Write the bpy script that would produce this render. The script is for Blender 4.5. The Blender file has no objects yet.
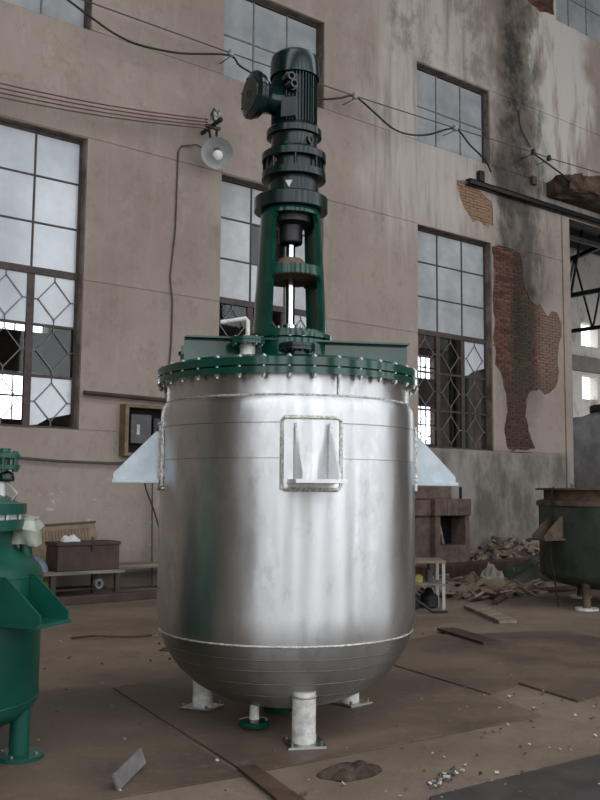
import bpy, bmesh, math, random
from mathutils import Vector, Matrix, noise
R = math.radians
sc = bpy.context.scene
COL = sc.collection
rnd = random.Random(7)

# ------------------------------------------------------------------ camera, sky, light, exposure
def setup_camera():
    pitch, roll, yaw = R(5.68), R(.485), R(37.92)
    F = Vector((math.sin(yaw)*math.cos(pitch), math.cos(yaw)*math.cos(pitch), math.sin(pitch)))
    r = Vector((math.cos(yaw), -math.sin(yaw), 0)); u = r.cross(F)
    r2 = r*math.cos(roll)+u*math.sin(roll); u2 = -r*math.sin(roll)+u*math.cos(roll)
    cd = bpy.data.cameras.new('camera'); cam = bpy.data.objects.new('camera', cd); COL.objects.link(cam)
    cd.sensor_fit = 'VERTICAL'; cd.sensor_height = 36; cd.lens = 920*36/800
    cd.clip_end = 300
    m = Matrix((r2, u2, -F)).transposed().to_4x4(); m.translation = (0, 0, 1.5)
    cam.matrix_world = m
    sc.camera = cam
setup_camera()
W = bpy.data.worlds.new('world'); sc.world = W; W.use_nodes = True
bg = W.node_tree.nodes['Background']
bg.inputs[0].default_value = (.92, .955, 1.0, 1); bg.inputs[1].default_value = 4.0
sc.view_settings.view_transform = 'Standard'; sc.view_settings.look = 'None'
sc.view_settings.gamma = 1; sc.view_settings.use_curve_mapping = False
sc.view_settings.exposure = 0.0
sc.cycles.use_denoising = True
sc.cycles.max_bounces = 8; sc.cycles.diffuse_bounces = 4; sc.cycles.glossy_bounces = 4
sc.cycles.transparent_max_bounces = 12; sc.cycles.sample_clamp_indirect = 12
def portal(name, loc, rot, sx, sy):
    ld = bpy.data.lights.new(name, 'AREA'); ld.shape = 'RECTANGLE'; ld.size = sx; ld.size_y = sy
    ld.cycles.is_portal = True
    o = bpy.data.objects.new(name, ld); COL.objects.link(o); o.location = loc; o.rotation_euler = rot
SOUTH = -9.0
portal('daylight_portal_low', (3, SOUTH-.2, 4.7), (R(90), 0, 0), 58, 7.8)
portal('daylight_portal_high', (3, SOUTH-.2, 11.9), (R(90), 0, 0), 58, 5.4)
portal('daylight_portal_roof', (3, -2, 15.6), (0, 0, 0), 58, 5)

# ------------------------------------------------------------------ materials
class NT:
    def __init__(s, name):
        m = bpy.data.materials.new(name); m.use_nodes = True; s.m = m; s.t = m.node_tree
        s.p = s.t.nodes['Principled BSDF']; s.out = s.t.nodes['Material Output']
        s.co = s.t.nodes.new('ShaderNodeTexCoord').outputs['Object']; s._sep = None
    def new(s, ty): return s.t.nodes.new(ty)
    def link(s, a, b): s.t.links.new(a, b)
    def put(s, sock, v):
        if isinstance(v, bpy.types.NodeSocket): s.link(v, sock)
        elif isinstance(v, (tuple, list)) and len(v) == 3 and sock.type == 'RGBA': sock.default_value = (*v, 1)
        else: sock.default_value = v
    def set(s, **k):
        for n, v in k.items(): s.put(s.p.inputs[n.replace('_', ' ')], v)
        return s
    def xyz(s):
        if not s._sep:
            n = s.new('ShaderNodeSeparateXYZ'); s.link(s.co, n.inputs[0]); s._sep = n.outputs
        return s._sep
    def noise(s, scale=1, stretch=(1, 1, 1), detail=5, rough=.6, off=(0, 0, 0), dist=0):
        mp = s.new('ShaderNodeMapping'); s.link(s.co, mp.inputs[0]); mp.inputs['Scale'].default_value = stretch
        mp.inputs['Location'].default_value = off
        n = s.new('ShaderNodeTexNoise'); s.link(mp.outputs[0], n.inputs['Vector'])
        n.inputs['Scale'].default_value = scale; n.inputs['Detail'].default_value = detail
        n.inputs['Roughness'].default_value = rough; n.inputs['Distortion'].default_value = dist
        return n.outputs[0]
    def math(s, op, a, b=0.0, c=None):
        n = s.new('ShaderNodeMath'); n.operation = op; s.put(n.inputs[0], a); s.put(n.inputs[1], b)
        if c is not None: s.put(n.inputs[2], c)
        return n.outputs[0]
    def mul(s, *a):
        o = a[0]
        for b in a[1:]: o = s.math('MULTIPLY', o, b)
        return o
    def step(s, v, lo, hi, a=0., b=1.):
        n = s.new('ShaderNodeMapRange'); n.interpolation_type = 'SMOOTHSTEP'
        s.put(n.inputs[0], v)
        for i, x in zip((1, 2, 3, 4), (lo, hi, a, b)): n.inputs[i].default_value = x
        return n.outputs[0]
    def box(s, v, lo, hi, soft):
        return s.math('MULTIPLY', s.step(v, lo-soft, lo+soft), s.step(v, hi-soft, hi+soft, 1., 0.))
    def mix(s, f, a, b):
        n = s.new('ShaderNodeMix'); n.data_type = 'RGBA'; s.put(n.inputs[0], f)
        s.put(n.inputs[6], a); s.put(n.inputs[7], b); return n.outputs[2]
    def bump(s, h, strength=.3, dist=.02):
        n = s.new('ShaderNodeBump'); n.inputs['Strength'].default_value = strength; n.inputs['Distance'].default_value = dist
        s.put(n.inputs['Height'], h); s.link(n.outputs[0], s.p.inputs['Normal']); return s
MAT = {}
def simple(name, col, rough=.7, metal=0., var=.25, scale=6., bump=0., coat=0., stretch=(1, 1, 1)):
    t = NT(name); f = t.noise(scale, stretch, 5, .65)
    dark = tuple(c*(1-var) for c in col); lite = tuple(min(1, c*(1+var)) for c in col)
    t.set(Base_Color=t.mix(t.step(f, .3, .7), dark, lite), Roughness=rough, Metallic=metal, Specular_IOR_Level=.15 if rough > .65 else .4)
    if coat: t.set(Coat_Weight=coat, Coat_Roughness=.15)
    if bump: t.bump(f, bump, .02)
    MAT[name] = t.m; return t

def build_materials():
    # weathered render of the long wall
    t = NT('plaster'); x, y, z = t.xyz()
    big = t.noise(.35, (1, 1, 1), 6, .6); fine = t.noise(5, (1, 1, 1), 6, .7)
    streak = t.noise(1.6, (1.6, 1, .16), 6, .65); wob = t.noise(.9, (1, 1, 1), 4, .6, (5, 0, 3))
    c = t.mix(t.step(big, .3, .7), (.235, .19, .16), (.305, .252, .215))
    c = t.mix(t.mul(t.step(streak, .5, .75), .35), c, (.36, .315, .28))
    c = t.mix(t.mul(t.step(fine, .5, .75), .4), c, (.15, .115, .095))
    mid = t.noise(1.6, (1, 1, .8), 7, .72, (4, 0, 8)); c = t.mix(t.mul(t.step(mid, .52, .7), .45), c, (.17, .135, .112))
    c = t.mix(t.mul(t.step(mid, .46, .3), .35), c, (.38, .33, .295))
    xw = t.math('ADD', x, t.mul(t.math('SUBTRACT', wob, .5), 1.6)); zw = t.math('ADD', z, t.mul(t.math('SUBTRACT', streak, .5), 2.5))
    # hairline scratches
    sc1 = t.noise(.8, (1.3, 1, .3), 4, .6, (2, 0, 9), .3)
    line = t.math('SUBTRACT', 1., t.step(t.math('ABSOLUTE', t.math('SUBTRACT', sc1, .5)), 0., .006))
    c = t.mix(t.mul(line, .16, t.step(big, .45, .6)), c, (.5, .46, .42))
    # pale lime runs high on the right
    lime = t.mul(t.box(xw, 11.9, 15.5, .7), t.box(zw, 6.9, 16, .9), t.step(streak, .34, .56))
    c = t.mix(t.mul(lime, .75), c, (.46, .42, .385))
    lime2 = t.mul(t.box(xw, 17.1, 19.3, .35), t.box(zw, 8.3, 14.2, .8), t.step(t.noise(1.3, (1.5, 1, .3), 5, .6, (9, 0, 2)), .36, .52))
    c = t.mix(t.mul(lime2, .85), c, (.50, .465, .43))
    grey = t.mul(t.box(xw, 12.3, 15.9, .5), t.box(z, 10.3, 15.5, .5), t.step(t.noise(.8, (1, 1, .7), 6, .7, (1, 0, 5)), .46, .6))
    c = t.mix(t.mul(grey, .7), c, (.15, .13, .12))
    # black run from the drain and moss beside it
    soot = t.mul(t.box(xw, 15.85, 17.0, .4), t.step(t.noise(2.2, (2.5, 1, .3), 6, .7), .15, .42), t.step(z, 2.0, 6.5, .35, 1.))
    soot = t.mul(soot, t.step(mid, .38, .62, 1., .5))
    c = t.mix(t.mul(soot, .95), c, (.024, .022, .019))
    soot2 = t.mul(t.box(xw, 15.5, 17.6, .4), t.box(z, 6.0, 9.6, .8), t.step(t.noise(1.5, (1.5, 1, .5), 6, .7, (3, 0, 1)), .34, .6))
    c = t.mix(t.mul(soot2, .8), c, (.05, .047, .04))
    moss = t.mul(t.box(xw, 17.0, 17.45, .3), t.box(z, 8.8, 13.5, 1.2), t.step(t.noise(3, (1.5, 1, .6), 6, .7, (4, 0, 4)), .42, .62))
    c = t.mix(t.mul(moss, .85), c, (.07, .085, .045))
    # mottled dado below the sills
    low = t.mul(t.step(z, 2.3, 2.5, 1., 0.), t.step(x, 11.5, 13.4))
    lowc = t.mix(t.step(t.noise(1.1, (1.2, 1, .6), 6, .68, (7, 0, 0)), .36, .66), (.105, .092, .076), (.28, .26, .235))
    lowc = t.mix(t.step(t.noise(2.5, (1, 1, 1), 6, .7, (0, 0, 7)), .58, .72), lowc, (.075, .066, .056))
    c = t.mix(t.mul(low, .9), c, lowc)
    scuff = t.mul(t.box(t.math('ADD', z, t.mul(wob, .6)), .9, 1.9, .25), t.step(t.noise(4, (1, 1, 1.6), 6, .75, (3, 0, 3)), .6, .7), t.step(x, 9, 11, 1., 0.))
    c = t.mix(t.mul(scuff, .8), c, (.50, .47, .43))
    dirt = t.step(t.math('ADD', z, t.mul(t.math('SUBTRACT', big, .5), 1.4)), .1, 1.1, 1., 0.)
    c = t.mix(t.mul(dirt, .55), c, (.11, .088, .072))
    t.set(Base_Color=c, Roughness=.92, Specular_IOR_Level=.25).bump(t.math('ADD', fine, t.mul(big, 2.)), .35, .02)
    MAT['plaster'] = t.m
    # exposed brick
    t = NT('brick'); x, y, z = t.xyz(); g = t.new('ShaderNodeNewGeometry').outputs['Random Per Island']
    n = t.noise(7, (1, 1, 1), 5, .7); b = t.noise(.9, (1, 1, .8), 5, .65, (2, 0, 6))
    c = t.mix(g, (.06, .026, .02), (.125, .058, .042))
    c = t.mix(t.mul(t.step(n, .5, .72), .4), c, (.2, .15, .12))
    c = t.mix(t.mul(t.step(x, 16.9, 17.35), t.box(z, 3.4, 6, .2), .75), c, (.20, .14, .105))
    c = t.mix(t.mul(t.box(x, 14.2, 15.8, .1), t.step(z, 7.1, 7.2), .75), c, (.30, .19, .12))
    c = t.mix(t.mul(t.box(t.math('ADD', x, b), 16.75, 17.55, .25), t.box(z, 3.7, 6, .4), .8), c, (.042, .042, .026))
    c = t.mix(t.mul(t.step(z, 3.4, 4.6, 1., 0.), .55), c, (.045, .036, .03))
    c = t.mix(t.mul(t.box(t.math('ADD', x, b), 16.7, 17.1, .15), t.box(z, 4.5, 7, .3), .7), c, (.03, .025, .02))
    t.set(Base_Color=c, Roughness=.95, Specular_IOR_Level=.2).bump(n, .4, .01); MAT['brick'] = t.m
    simple('mortar', (.10, .08, .066), .95, var=.35, bump=.3)
    # far hall: whitewashed brick, the hall's gloom painted in dark at low x
    t = NT('whitewash_dimmed'); n = t.noise(1.2, (1, 1, .6), 6, .7); n2 = t.noise(9, (1, 1, 2), 4, .7)
    x, y, z = t.xyz(); c = t.mix(t.step(n, .5, .68), (.60, .57, .53), (.30, .22, .18)); c = t.mix(t.step(x, 23.5, 25.5), t.mix(t.step(n, .4, .6), (.06, .047, .04), (.11, .08, .065)), c); c = t.mix(t.mul(t.step(n2, .5, .7), .4), c, (.2, .14, .11))
    t.set(Base_Color=c, Roughness=.95).bump(n2, .3, .02); MAT['whitewash_dimmed'] = t.m
    simple('hall_concrete', (.2, .18, .165), .9, var=.2, scale=1.5)
    simple('hall_dark', (.09, .08, .075), .9, var=.2, scale=1.5)
    simple('roof_dark', (.03, .033, .034), .8, var=.3)
    simple('concrete', (.165, .135, .115), .95, var=.45, scale=3, bump=.5)
    simple('canopy_concrete', (.085, .062, .045), .95, var=.5, scale=3, bump=.7)
    # trodden earth and concrete
    t = NT('ground'); n = t.noise(.6, (1, 1, 1), 7, .65); n2 = t.noise(9, (1, 1, 1), 6, .75); n3 = t.noise(60, (1, 1, 1), 3, .7)
    c = t.mix(t.step(n, .32, .66), (.12, .09, .066), (.2, .155, .118))
    c = t.mix(t.mul(t.step(n2, .5, .72), .5), c, (.085, .07, .056)); c = t.mix(t.mul(t.step(n3, .62, .7), .35), c, (.32, .28, .24))
    t.set(Base_Color=c, Roughness=.95, Specular_IOR_Level=.15).bump(t.math('ADD', n2, t.mul(n3, .4)), .5, .03); MAT['ground'] = t.m
    # rusty sheet steel on the ground
    t = NT('sheet_steel'); n = t.noise(.9, (1, 1, 1), 6, .6); n2 = t.noise(14, (1, 1, 1), 5, .7)
    c = t.mix(t.step(n, .3, .7), (.065, .047, .034), (.135, .10, .073)); c = t.mix(t.mul(t.step(n2, .5, .75), .35), c, (.21, .17, .135))
    t.set(Base_Color=c, Roughness=t.step(n, .3, .7, .5, .7), Metallic=.0, Specular_IOR_Level=.25).bump(n2, .12, .01); MAT['sheet_steel'] = t.m
    simple('dark_steel_sheet', (.055, .05, .047), .5, .2, .3, 3)
    # polished stainless
    def stainless(name, base, r0, r1, wav):
        t = NT(name); n = t.noise(1.7, (1, 1, .6), 5, .6); h = t.noise(3.2, (1, 1, .35), 3, .5, (3, 1, 2)); f = t.noise(50, (.6, .6, 3), 3, .6)
        c = t.mix(t.step(n, .3, .7), tuple(v*.86 for v in base), base)
        sm = t.noise(6, (1, 1, .5), 6, .75, (8, 2, 1)); c = t.mix(t.mul(t.step(sm, .5, .72), .45), c, tuple(v*.5 for v in base))
        sw = t.noise(2.3, (1.4, 1.4, .9), 6, .7, (1, 6, 3)); c = t.mix(t.mul(t.step(sw, .52, .66), .4), c, tuple(min(1, v*1.3) for v in base))
        t.set(Base_Color=c, Metallic=1., Roughness=t.step(n, .3, .7, r0, r1))
        tg = t.new('ShaderNodeTangent'); tg.direction_type = 'RADIAL'; tg.axis = 'Z'
        t.set(Anisotropic=.85, Anisotropic_Rotation=.25); t.link(tg.outputs[0], t.p.inputs['Tangent'])
        t.bump(h, wav, .03); MAT[name] = t.m
    stainless('stainless', (.66, .667, .675), .30, .44, .22)
    stainless('stainless_dark', (.42, .415, .40), .36, .48, .12)
    simple('seam_dark', (.13, .125, .12), .45, .8, .3, 20)
    simple('lug_blue_white', (.42, .475, .51), .45, .1, .12, 8)  # pale blue-white tone, used on the two side lugs only
    simple('weld', (.58, .56, .53), .38, .9, .35, 45, .8)
    simple('white_paint', (.52, .51, .48), .5, 0, .3, 14)
    simple('green_paint', (.002, .042, .027), .14, 0, .25, 5)
    simple('green_paint_dark', (.002, .012, .010), .22, 0, .3, 5)
    simple('vessel_green', (.003, .062, .042), .38, 0, .2, 3)
    simple('nut_steel', (.34, .34, .32), .35, .9, .3, 30)
    simple('dark_iron', (.03, .03, .03), .45, .6, .3, 12)
    simple('chrome', (.75, .75, .75), .12, 1., .05)
    simple('old_green', (.035, .045, .034), .55, .1, .4, 3)
    simple('rust_rim', (.10, .07, .05), .8, .1, .4, 5)
    simple('grey_steel', (.22, .22, .23), .35, .8, .3, 3)
    simple('window_steel', (.055, .04, .036), .6, .2, .3, 8)
    simple('window_grey', (.16, .15, .145), .6, .2, .3, 8)
    t = NT('frosted'); n = t.noise(1.5, (1, 1, 1), 5, .6)
    t.set(Base_Color=t.mix(t.step(n, .3, .7), (.40, .43, .46), (.5, .53, .56)), Roughness=.13, Specular_IOR_Level=.8); MAT['frosted'] = t.m
    t = NT('grey_pane'); n = t.noise(1.5, (1, 1, 1), 5, .6); t.set(Base_Color=t.mix(t.step(n, .3, .7), (.22, .24, .25), (.32, .335, .34)), Roughness=.2, Specular_IOR_Level=.45); MAT['grey_pane'] = t.m
    t = NT('dusty_pane'); n = t.noise(1.5, (1, 1, 1), 5, .6); t.set(Base_Color=t.mix(t.step(n, .3, .7), (.27, .285, .29), (.40, .41, .41)), Roughness=.13, Specular_IOR_Level=.6); MAT['dusty_pane'] = t.m
    t = NT('clear_glass'); tr = t.new('ShaderNodeBsdfTransparent'); tr.inputs[0].default_value = (.78, .82, .82, 1)
    gl = t.new('ShaderNodeBsdfGlossy'); gl.inputs['Roughness'].default_value = .03
    lw = t.new('ShaderNodeLayerWeight'); fr = t.math('ADD', t.mul(t.math('POWER', lw.outputs['Facing'], 5.), .9), .02); mx = t.new('ShaderNodeMixShader')
    t.link(fr, mx.inputs[0]); t.link(tr.outputs[0], mx.inputs[1]); t.link(gl.outputs[0], mx.inputs[2]); t.link(mx.outputs[0], t.out.inputs[0])
    MAT['clear_glass'] = t.m
    simple('cable_black', (.014, .013, .013), .5); simple('cable_red', (.09, .035, .03), .6)
    simple('conduit', (.06, .05, .045), .6)
    simple('porcelain', (.30, .30, .27), .35); simple('enamel_grey', (.33, .34, .33), .35, 0, .15)
    simple('enamel_dark', (.06, .06, .06), .5); simple('bulb_glass', (.7, .7, .68), .1, 0, .05)
    simple('wood_brown', (.045, .026, .02), .6, 0, .3, 4); simple('wood_tan', (.16, .12, .075), .75, 0, .3, 5)
    simple('wood_grey', (.19, .16, .125), .85, 0, .35, 4, .2, 0, (.4, 3, 3))
    simple('cardboard_pale', (.30, .27, .23), .9, 0, .2); simple('cardboard', (.20, .15, .10), .9, 0, .2); simple('cloth_white', (.55, .56, .56), .9, 0, .1)
    simple('plastic_wrap', (.33, .36, .29), .5, 0, .25); simple('plastic_blue', (.11, .15, .20), .5, 0, .3)
    simple('plastic_yellow', (.22, .2, .03), .6, 0, .3); simple('paper', (.45, .43, .39), .8, 0, .3)
    simple('dark_void', (.012, .011, .011), .9); simple('cloth_dark', (.055, .04, .03), .95, 0, .5, 12, .5)
    simple('stove_brick', (.13, .095, .077), .92, 0, .3, 4, .3)
    simple('rust_girder', (.075, .046, .034), .8, .1, .35, 3)
    simple('red_plastic', (.45, .03, .015), .4); simple('sticker', (.6, .55, .5), .5, 0, .1)
    t = NT('rubble'); g = t.new('ShaderNodeNewGeometry').outputs['Random Per Island']
    t.set(Base_Color=t.mix(g, (.075, .055, .043), (.26, .19, .14)), Roughness=.95); MAT['rubble'] = t.m
    t = NT('litter'); g = t.new('ShaderNodeNewGeometry').outputs['Random Per Island']
    t.set(Base_Color=t.mix(t.step(g, .5, 1.), (.075, .06, .05), (.42, .4, .37)), Roughness=.9); MAT['litter'] = t.m
    t = NT('leaf'); g = t.new('ShaderNodeNewGeometry').outputs['Random Per Island']
    t.set(Base_Color=t.mix(g, (.06, .16, .03), (.2, .35, .08)), Roughness=.6); MAT['leaf'] = t.m
build_materials()

# ------------------------------------------------------------------ mesh helpers
class MB:
    def __init__(s): s.v = []; s.f = []; s.sm = False
    def add(s, v, f):
        o = len(s.v); s.v += [tuple(p) for p in v]; s.f += [tuple(i+o for i in q) for q in f]; return s
    def box(s, x0, x1, y0, y1, z0, z1):
        return s.add([(x, y, z) for x in (x0, x1) for y in (y0, y1) for z in (z0, z1)],
                     [(0, 1, 3, 2), (4, 6, 7, 5), (0, 4, 5, 1), (2, 3, 7, 6), (0, 2, 6, 4), (1, 5, 7, 3)])
    def obox(s, c, ax, ay, az):
        c, ax, ay, az = map(Vector, (c, ax, ay, az))
        return s.add([c+ax*i+ay*j+az*k for i in (-1, 1) for j in (-1, 1) for k in (-1, 1)],
                     [(0, 1, 3, 2), (4, 6, 7, 5), (0, 4, 5, 1), (2, 3, 7, 6), (0, 2, 6, 4), (1, 5, 7, 3)])
    def lathe(s, prof, n=64, c=(0, 0, 0), axis=None, close=True):
        s.sm = True
        c = Vector(c); M = Matrix.Identity(3)
        if axis is not None: M = Vector((0, 0, 1)).rotation_difference(Vector(axis).normalized()).to_matrix()
        o = len(s.v); m = len(prof)
        for r, z in prof:
            for k in range(n):
                a = 2*math.pi*k/n; s.v.append(tuple(c+M@Vector((r*math.cos(a), r*math.sin(a), z))))
        for i in range(m-1):
            for k in range(n):
                k2 = (k+1) % n; s.f.append((o+i*n+k, o+i*n+k2, o+(i+1)*n+k2, o+(i+1)*n+k))
        if close:
            s.f.append(tuple(o+k for k in reversed(range(n)))); s.f.append(tuple(o+(m-1)*n+k for k in range(n)))
        return s
    def cyl(s, c, r, h, n=24, axis=None): return s.lathe([(r, 0), (r, h)], n, c, axis)
    def tube(s, pts, r, n=6):
        s.sm = True; pts = [Vector(p) for p in pts]; o = len(s.v); prev = None
        for i, p in enumerate(pts):
            t = (pts[min(i+1, len(pts)-1)]-pts[max(i-1, 0)]).normalized()
            a = prev if prev is not None else (Vector((0, 0, 1)) if abs(t.z) < .9 else Vector((1, 0, 0)))
            b = t.cross(a).normalized(); a = b.cross(t).normalized(); prev = a
            for k in range(n):
                w = 2*math.pi*k/n; s.v.append(tuple(p+a*r*math.cos(w)+b*r*math.sin(w)))
        for i in range(len(pts)-1):
            for k in range(n):
                k2 = (k+1) % n; s.f.append((o+i*n+k, o+i*n+k2, o+(i+1)*n+k2, o+(i+1)*n+k))
        s.f.append(tuple(o+k for k in reversed(range(n)))); s.f.append(tuple(o+(len(pts)-1)*n+k for k in range(n)))
        return s
    def bar(s, a, b, w, h):
        a, b = Vector(a), Vector(b); t = b-a; L = t.length; t.normalize()
        u = Vector((0, 1, 0)) if abs(t.y) < .9 else Vector((1, 0, 0)); v = t.cross(u).normalized(); u = v.cross(t)
        return s.obox((a+b)/2, t*L/2, u*w/2, v*h/2)
    def prism(s, poly, ex, place):
        """polygon (2-D) swept by vector ex; place maps a 2-D point to 3-D"""
        n = len(poly); a = [Vector(place(*p)) for p in poly]; e = Vector(ex)
        return s.add(a+[p+e for p in a], [tuple(reversed(range(n))), tuple(range(n, 2*n))]+[(i, (i+1) % n, n+(i+1) % n, n+i) for i in range(n)])
    def mesh(s, name):
        me = bpy.data.meshes.new(name); me.from_pydata(s.v, [], s.f)
        bm = bmesh.new(); bm.from_mesh(me); bmesh.ops.recalc_face_normals(bm, faces=bm.faces); bm.to_mesh(me); bm.free()
        if s.sm:
            for p in me.polygons: p.use_smooth = True
            me.set_sharp_from_angle(angle=R(32))
        return me
    def build(s, name, mat, parent=None, bevel=0):
        return put(name, s.mesh(name), mat, parent, bevel)
def put(name, me, mat, parent=None, bevel=0):
    if mat and not me.materials: me.materials.append(MAT[mat])
    o = bpy.data.objects.new(name, me); COL.objects.link(o); o.parent = parent
    if bevel:
        b = o.modifiers.new('bevel', 'BEVEL'); b.width = bevel; b.segments = 2; b.limit_method = 'ANGLE'
    return o
def empty(name, loc=(0, 0, 0), rz=0):
    o = bpy.data.objects.new(name, None); COL.objects.link(o); o.location = loc; o.rotation_euler = (0, 0, rz)
    o.empty_display_size = .2; return o
def tag(o, label, cat, group=None, kind=None):
    o['label'] = label; o['category'] = cat
    if group: o['group'] = group
    if kind: o['kind'] = kind
    return o
def again(o, parent, loc=None, rot=None):
    c = o.copy(); COL.objects.link(c); c.parent = parent
    if loc is not None: c.location = loc
    if rot is not None: c.rotation_euler = rot
    return c
def boolean(o, cutters):
    tmp = []
    for mb in cutters:
        c = put('cutter', mb.mesh('cutter'), None); tmp.append(c)
        m = o.modifiers.new('cut', 'BOOLEAN'); m.operation = 'DIFFERENCE'; m.object = c; m.solver = 'EXACT'
    dg = bpy.context.evaluated_depsgraph_get(); me = bpy.data.meshes.new_from_object(o.evaluated_get(dg))
    o.modifiers.clear(); o.data = me
    for c in tmp: bpy.data.objects.remove(c)
    return o
XZ = lambda y: (lambda a, b: (a, y, b))
XY = lambda z: (lambda a, b: (a, b, z))

# ------------------------------------------------------------------ the building
WY = 13.1
BAY = 4.79
LOWX = [3.65, 8.44, 13.23]; WW = 2.29
LOWZ = (2.40, 7.0); UPZ = (8.77, 10.5)
OPEN = [(x, x+WW, *LOWZ) for x in LOWX]+[(x, x+WW, *UPZ) for x in LOWX]+[(18.03, 20.3, 13.0, 14.8)]
PEEL = [(15.53, 6.93), (15.75, 6.99), (16.16, 6.99), (16.5, 6.93), (16.6, 6.6), (16.63, 6.3), (16.70, 6.1), (16.85, 5.93), (17.05, 5.8), (17.2, 5.85), (17.32, 5.74), (17.45, 5.6),
        (17.6, 5.72), (17.84, 5.75), (17.99, 5.5), (18.0, 5.2), (17.88, 5.0), (17.83, 4.7), (17.86, 4.3), (17.74, 3.95), (17.5, 3.8), (17.33, 3.75),
        (17.1, 3.86), (16.79, 3.79), (16.62, 3.6), (16.68, 3.4), (16.60, 3.2), (16.7, 3.0), (16.76, 2.8), (16.86, 2.6), (16.94, 2.52), (16.6, 2.46), (16.1, 2.44), (15.95, 2.5), (15.9, 2.9),
        (16.0, 3.3), (15.94, 3.75), (15.8, 4.1), (15.6, 4.3), (15.62, 4.6), (15.54, 4.85), (15.6, 5.3), (15.54, 5.7), (15.62, 6.3)]
PATCH = [(14.42, 8.2), (14.8, 8.22), (15.2, 8.1), (15.55, 7.93), (15.62, 7.6), (15.58, 7.4), (15.3, 7.33), (15.1, 7.42), (14.95, 7.36), (14.8, 7.5), (14.62, 7.62), (14.5, 7.85)]
PATCH2 = [(16.95, 13.1), (17.4, 13.0), (17.95, 13.1), (17.95, 14.0), (17.1, 14.2), (16.85, 13.6)]
def ragged(poly, amp=.035, stepl=.07):
    out = []
    for i, a in enumerate(poly):
        b = poly[(i+1) % len(poly)]; L = math.hypot(b[0]-a[0], b[1]-a[1]); n = max(1, int(L/stepl))
        for k in range(n):
            x = a[0]+(b[0]-a[0])*k/n; z = a[1]+(b[1]-a[1])*k/n; p = Vector((x*4, 0, z*4)); q = Vector((x*13, 3, z*13))
            out.append((max(x+amp*(noise.noise(p)+.6*noise.noise(q)), 15.535 if z < 7.2 else 0), min(z+amp*(noise.noise(p+Vector((9, 9, 9)))+.6*noise.noise(q+Vector((5, 5, 5)))), 6.985 if z < 7.1 else 99)))
    return out
PEEL, PATCH, PATCH2 = ragged(PEEL), ragged(PATCH), ragged(PATCH2)
PATCH2 = [(min(x, 17.98), z) for x, z in PATCH2]
def inside(p, poly):
    x, z = p; r = False; j = len(poly)-1
    for i in range(len(poly)):
        (a, b), (c, d) = poly[i], poly[j]
        if (b > z) != (d > z) and x < (c-a)*(z-b)/(d-b)+a: r = not r
        j = i
    return r
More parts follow.
